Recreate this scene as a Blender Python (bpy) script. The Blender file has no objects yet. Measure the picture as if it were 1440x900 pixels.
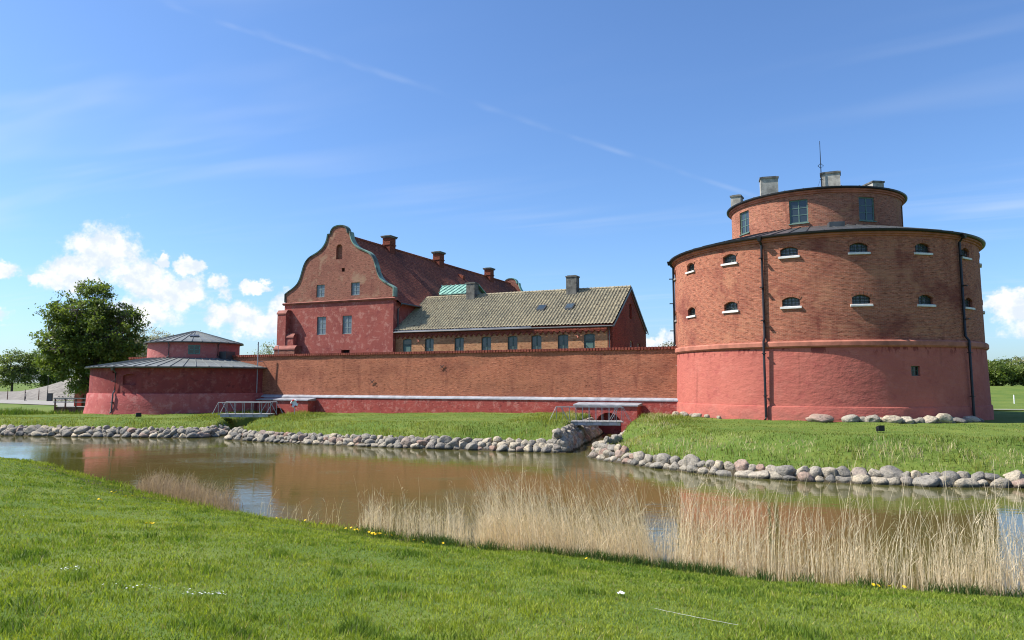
import bpy, bmesh, math, random
import numpy as np
from mathutils import Vector, Matrix, noise as mnoise

R = math.radians
SC = bpy.context.scene
COL = SC.collection
rng = np.random.default_rng(7)
random.seed(7)

# ------------------------------------------------------------------ camera
EYE = 2.5
cam = bpy.data.cameras.new('camera')
cam.sensor_width = 36.0
cam.lens = 36.0 * 1030 / 1440
cam.shift_y = -19 / 1440
cam.clip_start = 0.1
cam.clip_end = 6000
camo = bpy.data.objects.new('camera', cam)
camo.location = (0, 0, EYE)
camo.rotation_euler = (R(95.9), 0, 0)
COL.objects.link(camo)
SC.camera = camo

# ------------------------------------------------------------------ sun, sky, exposure
SUN_AZ = R(177.0)          # direction towards the sun, counter-clockwise from +X
SUN_EL = R(47.0)
sd = Vector((math.cos(SUN_AZ) * math.cos(SUN_EL), math.sin(SUN_AZ) * math.cos(SUN_EL), math.sin(SUN_EL)))
sl = bpy.data.lights.new('sun', 'SUN')
sl.energy = 5.0
sl.angle = R(0.53)
sl.color = (1.0, 0.955, 0.88)
so = bpy.data.objects.new('sun', sl)
so.rotation_euler = (-sd).to_track_quat('-Z', 'Y').to_euler()
so.location = (-60, 0, 60)
COL.objects.link(so)

SC.view_settings.view_transform = 'Standard'
SC.view_settings.look = 'None'
SC.view_settings.exposure = 0.74
SC.view_settings.gamma = 1.0
SC.cycles.filter_width = 1.1
SC.view_settings.use_curve_mapping = False


class NT:
    """tiny helper for node trees"""
    def __init__(s, tree):
        s.t = tree
        s.n = tree.nodes
        s.l = tree.links

    def new(s, typ, **kw):
        n = s.n.new(typ)
        for k, v in kw.items():
            setattr(n, k, v)
        return n

    def link(s, a, b):
        s.l.new(a, b)

    def setin(s, sock, v):
        if isinstance(v, bpy.types.NodeSocket):
            s.l.new(v, sock)
        elif v is not None:
            if hasattr(sock.default_value, '__len__') and not hasattr(v, '__len__'):
                v = [v] * len(sock.default_value)
            if hasattr(sock.default_value, '__len__') and len(sock.default_value) == 4 and len(v) == 3:
                v = tuple(v) + (1,)
            sock.default_value = v

    def math(s, op, a, b=None, c=None, clamp=False):
        n = s.new('ShaderNodeMath', operation=op, use_clamp=clamp)
        s.setin(n.inputs[0], a)
        if b is not None: s.setin(n.inputs[1], b)
        if c is not None: s.setin(n.inputs[2], c)
        return n.outputs[0]

    def vmath(s, op, a, b=None, scale=None):
        n = s.new('ShaderNodeVectorMath', operation=op)
        s.setin(n.inputs[0], a)
        if b is not None: s.setin(n.inputs[1], b)
        if scale is not None: s.setin(n.inputs['Scale'], scale)
        return n.outputs[0]

    def mix(s, f, a, b, blend='MIX'):
        n = s.new('ShaderNodeMix', data_type='RGBA', blend_type=blend)
        s.setin(n.inputs[0], f)
        s.setin(n.inputs[6], a)
        s.setin(n.inputs[7], b)
        return n.outputs[2]

    def noise(s, vec, scale=1.0, detail=4, rough=0.55, dist=0.0, color=False):
        n = s.new('ShaderNodeTexNoise')
        if vec is not None: s.setin(n.inputs['Vector'], vec)
        s.setin(n.inputs['Scale'], scale)
        n.inputs['Detail'].default_value = detail
        n.inputs['Roughness'].default_value = rough
        n.inputs['Distortion'].default_value = dist
        return n.outputs['Color' if color else 'Fac']

    def ss(s, v, a, b, lo=0.0, hi=1.0):
        n = s.new('ShaderNodeMapRange', interpolation_type='SMOOTHSTEP')
        s.setin(n.inputs[0], v)
        n.inputs[1].default_value = a
        n.inputs[2].default_value = b
        n.inputs[3].default_value = lo
        n.inputs[4].default_value = hi
        return n.outputs[0]

    def comb(s, x, y, z):
        n = s.new('ShaderNodeCombineXYZ')
        for i, v in enumerate((x, y, z)):
            s.setin(n.inputs[i], v)
        return n.outputs[0]

    def sep(s, v):
        n = s.new('ShaderNodeSeparateXYZ')
        s.setin(n.inputs[0], v)
        return n.outputs

    def scalev(s, v, sc):
        return s.vmath('MULTIPLY', v, sc)


world = bpy.data.worlds.new('World')
SC.world = world
world.cycles.sampling_method = 'MANUAL'
world.cycles.sample_map_resolution = 256
world.use_nodes = True
wt = NT(world.node_tree)
wt.n.clear()
sky = wt.new('ShaderNodeTexSky', sky_type='NISHITA')
sky.sun_disc = False
sky.sun_elevation = SUN_EL
sky.sun_rotation = R(90) - SUN_AZ
sky.altitude = 0
sky.air_density = 1.0
sky.dust_density = 0.8
sky.ozone_density = 3.5
tc = wt.new('ShaderNodeTexCoord')
D = wt.vmath('NORMALIZE', tc.outputs['Generated'])
dx, dy, dz = wt.sep(D)
az = wt.math('ARCTAN2', dx, dy)                # 0 = +Y, positive to the right
el = wt.math('ARCSINE', dz)
# cumulus: towers of cloud standing low over the horizon; (azimuth deg, elevation deg, half widths deg)
CL = [(-29.4, 8.9, 2.9, 2.6), (-31.2, 7.3, 2.4, 2.0), (-27.0, 7.2, 2.2, 1.8), (-25.6, 8.4, 0.8, 0.8), (-24.9, 6.4, 2.8, 1.8),
      (-23.9, 8.2, 1.1, 0.9), (-21.8, 7.1, 1.3, 1.2), (-19.4, 7.0, 1.4, 0.7), (-21.0, 5.0, 3.0, 1.4), (-16.5, 5.6, 2.6, 1.6),
      (-14.3, 6.2, 1.8, 1.2), (-18.2, 4.2, 4.5, 1.4), (-35.3, 7.4, 1.9, 1.0), (-33.0, 7.1, 1.0, 0.7), (-36.0, 4.4, 2.4, 0.9),
      (-27.5, 4.6, 4.5, 1.5), (34.6, 5.0, 2.6, 1.3), (36.5, 3.6, 3.4, 1.6), (13.3, 3.6, 2.2, 1.4), (11.5, 2.6, 3.0, 1.2),
      (-48, 8, 5, 3), (-70, 7, 7, 3), (52, 6, 5, 2.2), (74, 8, 8, 3.2), (115, 8, 9, 3.4), (165, 8, 9, 3), (-110, 7, 9, 3), (-150, 8, 9, 3.4)]
wv = wt.comb(wt.math('MULTIPLY', az, 57.3), wt.math('MULTIPLY', el, 57.3), 0.0)
warp = wt.vmath('SCALE', wt.vmath('SUBTRACT', wt.noise(wv, 0.5, 4, 0.66, color=True), (0.5, 0.5, 0.5)), scale=2.8)
wvd = wt.vmath('ADD', wv, warp)


def cloud_field(vec):
    f = None
    for a, e, ra, re in CL:
        q = wt.vmath('MULTIPLY', wt.vmath('SUBTRACT', vec, (a, e, 0)), (1 / ra, 1 / re, 0))
        ln = wt.new('ShaderNodeVectorMath', operation='LENGTH')
        wt.link(q, ln.inputs[0])
        v = wt.math('SUBTRACT', 1.0, ln.outputs['Value'])
        f = v if f is None else wt.math('SMOOTH_MAX', f, v, 0.25)
    return f


fld = cloud_field(wvd)
fine = wt.noise(wv, 0.62, 5, 0.66)
dens = wt.ss(wt.math('ADD', fld, wt.math('MULTIPLY', wt.math('SUBTRACT', fine, 0.5), 0.75)), 0.13, 0.52)
# fair-weather veil and old vapour trails high up, stretched along one direction
ux = wt.math('DIVIDE', dx, wt.math('MAXIMUM', dz, 0.03))
uy = wt.math('DIVIDE', dy, wt.math('MAXIMUM', dz, 0.03))
pl = wt.comb(ux, uy, 0.0)
rot = wt.new('ShaderNodeVectorRotate', rotation_type='Z_AXIS')
rot.inputs['Angle'].default_value = R(28)
wt.link(pl, rot.inputs['Vector'])
cir = wt.noise(wt.scalev(rot.outputs[0], (0.35, 1.6, 1)), 1.0, 3, 0.6, 0.4)
cirmask = wt.noise(wt.scalev(rot.outputs[0], (0.3, 0.3, 1)), 1.0, 2, 0.5)
veil = wt.math('MULTIPLY', wt.ss(cir, 0.46, 0.85), wt.ss(cirmask, 0.40, 0.70))
veil = wt.math('MULTIPLY', veil, 0.42)


def trail(n0, off, width, strength):
    # a vapour trail: a great circle through the sky with normal n0
    n0 = Vector(n0).normalized()
    d = wt.new('ShaderNodeVectorMath', operation='DOT_PRODUCT')
    wt.link(D, d.inputs[0])
    d.inputs[1].default_value = n0
    w = wt.math('ADD', d.outputs['Value'], wt.math('MULTIPLY', wt.math('SUBTRACT', cirmask, 0.5), 0.006))
    a = wt.math('ABSOLUTE', w)
    a = wt.ss(a, 0.0, width, 1.0, 0.0)
    br = wt.ss(wt.noise(wv, off, 2, 0.6), 0.40, 0.66)
    return wt.math('MULTIPLY', wt.math('MULTIPLY', a, br), strength)


def cdir(x, y):
    P = R(5.9)
    a, b = (x - 720) / 1030, (431 - y) / 1030
    return Vector((a, math.cos(P) - b * math.sin(P), math.sin(P) + b * math.cos(P))).normalized()


tr = trail(cdir(350, 40).cross(cdir(1000, 255)), 0.16, 0.006, 0.07)
tr2 = trail(cdir(690, 155).cross(cdir(1030, 265)), 0.21, 0.005, 0.10)
hv = wt.ss(dz, -0.02, 0.06)
thin = wt.math('MINIMUM', wt.math('ADD', wt.math('ADD', veil, tr), tr2), 0.5)
thin = wt.math('MULTIPLY', thin, hv)
# cloud brightness: thick cores and bases greyer than the tops
tex = wt.noise(wt.vmath('ADD', wv, (0.5, -0.6, 0)), 0.62, 3, 0.62)
lobe = wt.math('SUBTRACT', fine, tex)
cb = wt.ss(lobe, -0.16, 0.16)
skyc = wt.mix(1.0, sky.outputs[0], (0.86, 1.07, 1.33), 'MULTIPLY')
cloudc = wt.mix(cb, (5.6, 6.1, 6.9), (7.4, 7.4, 7.5))
c1 = wt.mix(thin, skyc, (6.0, 6.4, 7.0))
c2 = wt.mix(wt.math('MULTIPLY', wt.math('MULTIPLY', dens, 0.94), hv), c1, cloudc)
bg = wt.new('ShaderNodeBackground')
wt.link(c2, bg.inputs[0])
bg.inputs[1].default_value = 0.089
wo = wt.new('ShaderNodeOutputWorld')
wt.link(bg.outputs[0], wo.inputs[0])

# ------------------------------------------------------------------ materials
MATS = {}


def mat(name, rough=0.85, metallic=0.0, spec=0.35):
    m = bpy.data.materials.new(name)
    m.use_nodes = True
    t = NT(m.node_tree)
    b = t.n['Principled BSDF']
    b.inputs['Roughness'].default_value = rough
    b.inputs['Metallic'].default_value = metallic
    b.inputs['Specular IOR Level'].default_value = spec
    MATS[name] = m
    return m, t, b


def bump(t, b, h, strength=0.4, dist=0.02):
    n = t.new('ShaderNodeBump')
    n.inputs['Strength'].default_value = strength
    n.inputs['Distance'].default_value = dist
    t.link(h, n.inputs['Height'])
    t.link(n.outputs[0], b.inputs['Normal'])


def plain(name, col, rough=0.6, metallic=0.0, var=0.25, scale=3.0, spec=0.35):
    m, t, b = mat(name, rough, metallic, spec)
    o = t.new('ShaderNodeTexCoord').outputs['Object']
    f = t.noise(o, scale, 5, 0.6)
    dark = tuple(c * (1 - var) for c in col)
    lite = tuple(min(1, c * (1 + var)) for c in col)
    t.link(t.mix(t.ss(f, 0.3, 0.7), dark, lite), b.inputs['Base Color'])
    bump(t, b, t.noise(o, scale * 8, 3), 0.15, 0.01)
    return m


def wall_uv(t, radius=None):
    tcn = t.new('ShaderNodeTexCoord')
    o = tcn.outputs['Object']
    x, y, z = t.sep(o)
    if radius:
        u = t.math('MULTIPLY', t.math('ARCTAN2', y, x), radius)
    else:
        nx, ny, nz = t.sep(tcn.outputs['Normal'])
        f = t.math('GREATER_THAN', t.math('ABSOLUTE', nx), t.math('ABSOLUTE', ny))
        u = t.math('ADD', t.math('MULTIPLY', x, t.math('SUBTRACT', 1.0, f)), t.math('MULTIPLY', y, f))
    return t.comb(u, z, 0.0), o, u, z


def brick(name, c1, c2, mortar, radius=None, dark=(0.08, 0.03, 0.02), darkamt=0.5, pale=None, paleamt=0.0, row=0.085, holes=0.0, seed=0.0):
    m, t, b = mat(name, 0.92, spec=0.2)
    uv, o, u, z = wall_uv(t, radius)
    br = t.new('ShaderNodeTexBrick')
    t.link(uv, br.inputs['Vector'])
    br.inputs['Color1'].default_value = (*c1, 1)
    br.inputs['Color2'].default_value = (*c2, 1)
    br.inputs['Mortar'].default_value = (*mortar, 1)
    br.inputs['Scale'].default_value = 1
    br.inputs['Mortar Size'].default_value = 0.012
    br.inputs['Mortar Smooth'].default_value = 0.3
    br.inputs['Bias'].default_value = -0.1
    br.inputs['Brick Width'].default_value = 0.26
    br.inputs['Row Height'].default_value = row
    c = br.outputs['Color']
    # single bricks lighter or darker, courses drawn out sideways
    st = t.noise(t.comb(t.math('MULTIPLY', u, 1.8), t.math('MULTIPLY', z, 9.0), seed), 1.0, 4, 0.65)
    c = t.mix(t.ss(st, 0.38, 0.62, 0.0, 0.55), c, t.mix(0.5, c, (c1[0] * 1.5, c1[1] * 1.55, c1[2] * 1.5)))
    st2 = t.noise(t.comb(t.math('MULTIPLY', u, 2.4), t.math('MULTIPLY', z, 10.0), seed + 7), 1.0, 4, 0.7)
    c = t.mix(t.ss(st2, 0.50, 0.66, 0.0, 0.85), c, tuple(0.30 * v for v in c1))
    st3 = t.noise(t.comb(t.math('MULTIPLY', u, 3.6), t.math('MULTIPLY', z, 11.0), seed + 15), 1.0, 2, 0.6)
    c = t.mix(t.ss(st3, 0.56, 0.68, 0.0, 0.7), c, tuple(min(0.6, 1.55 * v + 0.03) for v in c1))
    # large weather stains
    big = t.noise(t.comb(t.math('MULTIPLY', u, 0.30), t.math('MULTIPLY', z, 0.42), seed + 3), 1.0, 5, 0.6, 0.3)
    c = t.mix(t.ss(big, 0.45, 0.72, 0.0, darkamt), c, dark)
    stx = t.noise(t.comb(t.math('MULTIPLY', u, 1.1), t.math('MULTIPLY', z, 0.13), seed + 44), 1.0, 5, 0.62)
    c = t.mix(t.ss(stx, 0.54, 0.72, 0.0, 0.5), c, dark)
    if pale:
        pb = t.noise(t.comb(t.math('MULTIPLY', u, 0.55), t.math('MULTIPLY', z, 0.6), seed + 11), 1.0, 6, 0.7, 0.5)
        c = t.mix(t.ss(pb, 0.52, 0.66, 0.0, paleamt), c, pale)
    h = br.outputs['Fac']
    hh = t.math('ADD', t.math('MULTIPLY', h, -1.0), t.math('MULTIPLY', st2, 1.4))
    if holes:
        hn = t.noise(t.comb(t.math('MULTIPLY', u, 1.6), t.math('MULTIPLY', z, 3.5), seed + 21), 1.0, 3, 0.6)
        hm = t.ss(hn, 0.70, 0.75)
        c = t.mix(t.math('MULTIPLY', hm, holes), c, (0.04, 0.02, 0.015))
        wn = t.noise(t.comb(t.math('MULTIPLY', u, 1.3), t.math('MULTIPLY', z, 4.0), seed + 31), 1.0, 3, 0.6)
        c = t.mix(t.ss(wn, 0.735, 0.76, 0.0, 0.8), c, (0.55, 0.45, 0.38))
        hh = t.math('SUBTRACT', hh, t.math('MULTIPLY', hm, 3.0))
    t.link(c, b.inputs['Base Color'])
    bump(t, b, hh, 0.75, 0.02)
    return m


def plaster(name, c1, c2, pale, paleamt, radius=None, dark=(0.12, 0.03, 0.03), darkamt=0.5, sc=1.0, seed=0.0, relief=0.35, rel_scale=2.6, drip=None):
    m, t, b = mat(name, 0.9, spec=0.2)
    uv, o, u, z = wall_uv(t, radius)
    v = t.comb(u, z, seed)
    a = t.noise(v, 0.35 * sc, 5, 0.6, 0.4)
    c = t.mix(t.ss(a, 0.35, 0.65), c1, c2)
    # flaking patches with sharp edges
    p = t.noise(v, 1.5 * sc, 8, 0.74, 0.3)
    c = t.mix(t.ss(p, 0.50, 0.62, 0.0, paleamt), c, pale)
    p2 = t.noise(t.vmath('ADD', v, (17, 5, 2)), 1.6 * sc, 7, 0.7, 0.4)
    c = t.mix(t.ss(p2, 0.56, 0.63, 0.0, darkamt), c, dark)
    # rain streaks
    stx = t.noise(t.comb(t.math('MULTIPLY', u, 2.2), t.math('MULTIPLY', z, 0.16), seed + 4), 1.0, 4, 0.6)
    c = t.mix(t.ss(stx, 0.56, 0.75, 0.0, 0.45), c, tuple(0.5 * k for k in c1))
    if drip:
        dn_ = t.noise(t.comb(t.math('MULTIPLY', u, 1.5), t.math('MULTIPLY', z, 0.5), seed + 9), 1.0, 5, 0.7)
        dm = t.math('MULTIPLY', t.ss(dn_, 0.52, 0.58), t.ss(z, drip - 0.75, drip - 0.12))
        c = t.mix(t.math('MULTIPLY', dm, 0.8), c, dark if dark[0] < 0.2 else (0.17, 0.032, 0.03))
        ft = t.noise(t.comb(t.math('MULTIPLY', u, 0.7), t.math('MULTIPLY', z, 1.2), seed + 19), 1.0, 6, 0.7)
        fm_ = t.math('MULTIPLY', t.ss(ft, 0.46, 0.60), t.ss(z, 1.1, 0.1))
        c = t.mix(t.math('MULTIPLY', fm_, 0.45), c, (0.24, 0.10, 0.08))
        ck = t.noise(t.comb(t.math('MULTIPLY', u, 0.5), t.math('MULTIPLY', z, 0.55), seed + 29), 1.0, 7, 0.6, 1.2)
        cr_ = t.ss(t.math('ABSOLUTE', t.math('SUBTRACT', ck, 0.5)), 0.0, 0.006, 1.0, 0.0)
        c = t.mix(t.math('MULTIPLY', cr_, 0.45), c, (0.22, 0.05, 0.045))
    t.link(c, b.inputs['Base Color'])
    bn = t.noise(t.comb(t.math('MULTIPLY', u, rel_scale), t.math('MULTIPLY', z, rel_scale * 1.7), seed), 1.0, 6, 0.62)
    bump(t, b, bn, relief, 0.10)
    return m


M_TB = brick('tower_brick', (0.38, 0.132, 0.076), (0.25, 0.072, 0.044), (0.34, 0.20, 0.14), 10.9, (0.15, 0.032, 0.028), 0.78, (0.44, 0.20, 0.115), 0.6)
M_TB2 = brick('upper_drum_brick', (0.36, 0.135, 0.082), (0.25, 0.078, 0.050), (0.33, 0.21, 0.15), 6.25, (0.13, 0.035, 0.025), 0.5, (0.40, 0.20, 0.10), 0.5, seed=5.0)
M_TP = plaster('tower_pink_plaster', (0.44, 0.132, 0.098), (0.385, 0.108, 0.083), (0.47, 0.165, 0.125), 0.35, 11.0, (0.33, 0.080, 0.070), 0.5, 0.7, relief=0.6, rel_scale=1.9, drip=4.78)
M_WB = brick('curtain_wall_brick', (0.41, 0.136, 0.072), (0.29, 0.082, 0.046), (0.33, 0.17, 0.11), None, (0.18, 0.052, 0.036), 0.45, (0.45, 0.175, 0.098), 0.55, holes=0.9)
M_WP = plaster('curtain_wall_red_plaster', (0.37, 0.075, 0.060), (0.31, 0.060, 0.050), (0.46, 0.18, 0.15), 0.75, None, (0.15, 0.025, 0.025), 0.6, 1.5, seed=2.0, rel_scale=4)
M_GP = plaster('castle_red_plaster', (0.34, 0.092, 0.070), (0.28, 0.076, 0.060), (0.45, 0.205, 0.16), 0.75, None, (0.22, 0.050, 0.050), 0.6, 1.0, seed=4.0, rel_scale=4)
M_GB = brick('castle_gable_brick', (0.29, 0.105, 0.072), (0.22, 0.075, 0.055), (0.31, 0.19, 0.13), None, (0.16, 0.05, 0.042), 0.4, (0.36, 0.22, 0.145), 0.85, seed=9.0)
M_HB = brick('house_front_brick', (0.50, 0.225, 0.105), (0.38, 0.145, 0.066), (0.45, 0.31, 0.19), None, (0.24, 0.085, 0.04), 0.45, (0.50, 0.28, 0.13), 0.55, seed=13.0)
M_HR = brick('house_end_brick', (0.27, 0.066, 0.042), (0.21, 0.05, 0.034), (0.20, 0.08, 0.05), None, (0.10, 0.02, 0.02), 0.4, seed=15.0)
M_SP = plaster('small_tower_pink_plaster', (0.40, 0.105, 0.092), (0.34, 0.080, 0.074), (0.50, 0.22, 0.19), 0.55, 9.8, (0.22, 0.042, 0.045), 0.55, 0.9, seed=6.0, rel_scale=4)
M_SR = plaster('small_tower_red_brick', (0.26, 0.052, 0.044), (0.20, 0.040, 0.040), (0.36, 0.13, 0.11), 0.45, 9.8, (0.11, 0.024, 0.026), 0.6, 1.0, seed=8.0, rel_scale=5)
M_SU = plaster('small_tower_upper_pink', (0.42, 0.135, 0.12), (0.37, 0.11, 0.10), (0.48, 0.22, 0.19), 0.5, 4.6, (0.28, 0.07, 0.07), 0.4, 1.2, seed=3.0)
M_BAND = plain('moulded_band', (0.36, 0.13, 0.085), 0.85, var=0.25, scale=1.2)
M_FRI = plain('red_moulding', (0.27, 0.095, 0.07), 0.85, var=0.3, scale=1.2)
M_GRMET = plain('grey_sheet_metal', (0.155, 0.165, 0.155), 0.55, 0.0, 0.28, 0.7, 0.5)
M_DKMET = plain('dark_sheet_metal', (0.055, 0.058, 0.06), 0.42, 0.0, 0.35, 0.8, 0.5)
M_BLACK = plain('black_painted_metal', (0.012, 0.012, 0.014), 0.45, 0.0, 0.3, 2.0)
M_FLASH = plain('pale_metal_flashing', (0.29, 0.295, 0.32), 0.5, 0.0, 0.25, 1.5)
M_SILL = plain('white_stone_sill', (0.62, 0.60, 0.57), 0.8, 0.0, 0.15, 3)
M_GRN = plain('green_window_paint', (0.10, 0.17, 0.14), 0.5, 0.0, 0.2, 4)
M_GRY = plain('grey_green_window_paint', (0.20, 0.25, 0.24), 0.55, 0.0, 0.2, 4)
M_DGRN = plain('dark_green_window_paint', (0.075, 0.115, 0.095), 0.5, 0.0, 0.2, 4)
M_COP = plain('verdigris_copper', (0.19, 0.36, 0.285), 0.6, 0.0, 0.35, 1.4)
M_COPD = plain('dark_copper_coping', (0.10, 0.135, 0.105), 0.55, 0.0, 0.5, 1.1)
M_CON = plain('weathered_chimney_render', (0.34, 0.32, 0.275), 0.9, 0.0, 0.35, 2.2)
M_COND = plain('dark_weathered_chimney', (0.13, 0.125, 0.11), 0.9, 0.0, 0.45, 2.2)
M_GALV = plain('galvanised_steel', (0.30, 0.32, 0.33), 0.45, 0.3, 0.2, 3)
M_DECK = plain('grey_deck_timber', (0.27, 0.26, 0.24), 0.8, 0.0, 0.3, 4)
M_WOOD = plain('dark_timber', (0.14, 0.075, 0.055), 0.8, 0.0, 0.3, 4)
M_WHITE = plain('white_paint', (0.78, 0.78, 0.77), 0.5, 0.0, 0.06, 3)
M_RED = plain('red_paint', (0.55, 0.03, 0.02), 0.45, 0.0, 0.1, 3)
M_DARK = plain('deep_shadow_void', (0.012, 0.010, 0.010), 0.95, 0.0, 0.1, 2)
M_REDCH = brick('chimney_brick', (0.23, 0.055, 0.032), (0.17, 0.04, 0.026), (0.18, 0.08, 0.05), None, (0.07, 0.02, 0.018), 0.4, seed=25.0)


def glass_mat(name, col, rough=0.06):
    m, t, b = mat(name, rough, spec=0.6)
    o = t.new('ShaderNodeTexCoord').outputs['Object']
    f = t.noise(o, 2.5, 2, 0.5)
    rn = t.new('ShaderNodeObjectInfo').outputs['Random']
    t.link(t.mix(t.math('MULTIPLY', f, rn), tuple(0.5 * c for c in col), tuple(1.6 * c for c in col)), b.inputs['Base Color'])
    bump(t, b, t.noise(o, 1.5, 1), 0.25, 0.02)
    return m


M_GLASS = glass_mat('window_glass', (0.05, 0.07, 0.08))
M_GLASSD = glass_mat('dark_window_glass', (0.02, 0.028, 0.028))
M_GLASSS = glass_mat('slit_window_glass', (0.12, 0.14, 0.15), 0.12)  # lighter base colour paints the sky's reflection into the slit panes
M_GLASSP = glass_mat('pale_leaded_glass', (0.17, 0.21, 0.24), 0.15)


def tile_red():
    m, t, b = mat('old_red_roof_tile', 0.9, spec=0.2)
    o = t.new('ShaderNodeTexCoord').outputs['Object']
    x, y, z = t.sep(o)
    br = t.new('ShaderNodeTexBrick')
    t.link(t.comb(y, t.math('MULTIPLY', z, 1.4), 0.0), br.inputs['Vector'])
    br.inputs['Scale'].default_value = 1
    br.inputs['Color1'].default_value = (0.40, 0.105, 0.056, 1)
    br.inputs['Color2'].default_value = (0.24, 0.062, 0.038, 1)
    br.inputs['Mortar'].default_value = (0.035, 0.014, 0.012, 1)
    br.inputs['Mortar Size'].default_value = 0.022
    br.inputs['Brick Width'].default_value = 0.22
    br.inputs['Row Height'].default_value = 0.33
    big = t.noise(o, 0.16, 5, 0.6, 0.5)
    c = t.mix(t.ss(big, 0.42, 0.66, 0.0, 0.6), br.outputs['Color'], (0.065, 0.03, 0.026))
    sp = t.noise(o, 2.6, 5, 0.7)
    c = t.mix(t.ss(sp, 0.52, 0.66, 0.0, 0.8), c, (0.44, 0.15, 0.08))
    t.link(c, b.inputs['Base Color'])
    bump(t, b, t.math('ADD', t.math('MULTIPLY', br.outputs['Fac'], -1.0), t.math('MULTIPLY', sp, 1.5)), 0.9, 0.05)
    return m


M_TILE = tile_red()


def tile_pan():
    m, t, b = mat('lichened_pantile', 0.92, spec=0.2)
    o = t.new('ShaderNodeTexCoord').outputs['Object']
    a = t.noise(o, 0.5, 5, 0.6)
    c = t.mix(t.ss(a, 0.35, 0.68), (0.36, 0.305, 0.20), (0.25, 0.22, 0.155))
    sp = t.noise(o, 3.2, 5, 0.7)
    c = t.mix(t.ss(sp, 0.5, 0.64, 0.0, 0.85), c, (0.45, 0.39, 0.26))
    sp2 = t.noise(t.vmath('ADD', o, (9, 4, 3)), 3.8, 4, 0.7)
    c = t.mix(t.ss(sp2, 0.52, 0.66, 0.0, 0.9), c, (0.09, 0.07, 0.055))
    t.link(c, b.inputs['Base Color'])
    bump(t, b, sp, 0.4, 0.02)
    return m


M_PAN = tile_pan()


def stone_mat(name, cols, lich=0.5):
    m, t, b = mat(name, 0.9, spec=0.25)
    o = t.new('ShaderNodeTexCoord').outputs['Object']
    rn = t.new('ShaderNodeObjectInfo').outputs['Random']
    cr = t.new('ShaderNodeValToRGB')
    e = cr.color_ramp.elements
    e[0].position = 0.0
    e[0].color = (*cols[0], 1)
    e[1].position = 1.0
    e[1].color = (*cols[-1], 1)
    for i, c in enumerate(cols[1:-1]):
        k = e.new((i + 1) / (len(cols) - 1))
        k.color = (*c, 1)
    t.link(rn, cr.inputs[0])
    off = t.vmath('ADD', o, t.comb(t.math('MULTIPLY', rn, 50.0), rn, rn))
    f = t.noise(off, 3.0, 6, 0.65)
    c = t.mix(t.ss(f, 0.42, 0.68, 0.0, 0.7), cr.outputs[0], (0.12, 0.108, 0.092))
    g = t.noise(t.vmath('ADD', off, (3, 8, 1)), 5.0, 5, 0.7)
    c = t.mix(t.ss(g, 0.55, 0.68, 0.0, lich), c, (0.46, 0.43, 0.36))
    wz = t.sep(t.new('ShaderNodeNewGeometry').outputs['Position'])[2]
    c = t.mix(t.math('MULTIPLY', t.ss(t.math('ADD', wz, t.math('MULTIPLY', f, 0.12)), -1.50, -1.40, 1.0, 0.0), 0.85), c, (0.045, 0.042, 0.028))
    ms = t.noise(off, 2.0, 5, 0.7)
    c = t.mix(t.ss(ms, 0.58, 0.68, 0.0, 0.5), c, (0.10, 0.105, 0.045))
    t.link(c, b.inputs['Base Color'])
    bump(t, b, t.math('ADD', f, t.math('MULTIPLY', g, 0.5)), 0.8, 0.09)
    return m


M_STONE = stone_mat('field_boulder', [(0.42, 0.36, 0.26), (0.22, 0.20, 0.175), (0.52, 0.43, 0.30), (0.32, 0.285, 0.23), (0.16, 0.15, 0.135), (0.48, 0.41, 0.31), (0.27, 0.245, 0.205), (0.38, 0.23, 0.17)])


def grass_ground():
    m, t, b = mat('grass_ground', 0.95, spec=0.15)
    o = t.new('ShaderNodeNewGeometry').outputs['Position']
    x, y, z = t.sep(o)
    a = t.noise(o, 0.25, 5, 0.6)
    c = t.mix(t.ss(a, 0.35, 0.66), (0.085, 0.135, 0.022), (0.14, 0.175, 0.034))
    p = t.noise(o, 2.2, 6, 0.7)
    c = t.mix(t.ss(p, 0.45, 0.68, 0.0, 0.6), c, (0.070, 0.125, 0.018))
    q = t.noise(t.vmath('ADD', o, (5, 3, 0)), 7.0, 5, 0.7)
    c = t.mix(t.ss(q, 0.56, 0.7, 0.0, 0.5), c, (0.16, 0.19, 0.045))
    # mud under and beside the water
    c = t.mix(t.math('MULTIPLY', t.ss(z, -1.35, -1.12, 1.0, 0.0), t.ss(y, 64.0, 66.0, 1.0, 0.0)), c, (0.060, 0.048, 0.030))
    t.link(c, b.inputs['Base Color'])
    bump(t, b, t.math('ADD', p, q), 0.6, 0.06)
    return m


M_GND = grass_ground()


def attr_leaf(name, trans=0.45, rough=0.55, mul=1.0, tint=(1.25, 1.35, 0.6), spec=0.3):
    m, t, b = mat(name, rough, spec=spec)
    at = t.new('ShaderNodeAttribute', attribute_name='Col')
    t.link(at.outputs['Color'], b.inputs['Base Color'])
    if trans:
        tr_ = t.new('ShaderNodeBsdfTranslucent')
        t.link(t.mix(1.0, at.outputs['Color'], tuple(k * mul for k in tint), 'MULTIPLY'), tr_.inputs[0])
        mx = t.new('ShaderNodeMixShader')
        mx.inputs[0].default_value = trans
        t.link(b.outputs[0], mx.inputs[1])
        t.link(tr_.outputs[0], mx.inputs[2])
        t.link(mx.outputs[0], t.n['Material Output'].inputs[0])
    return m


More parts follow.
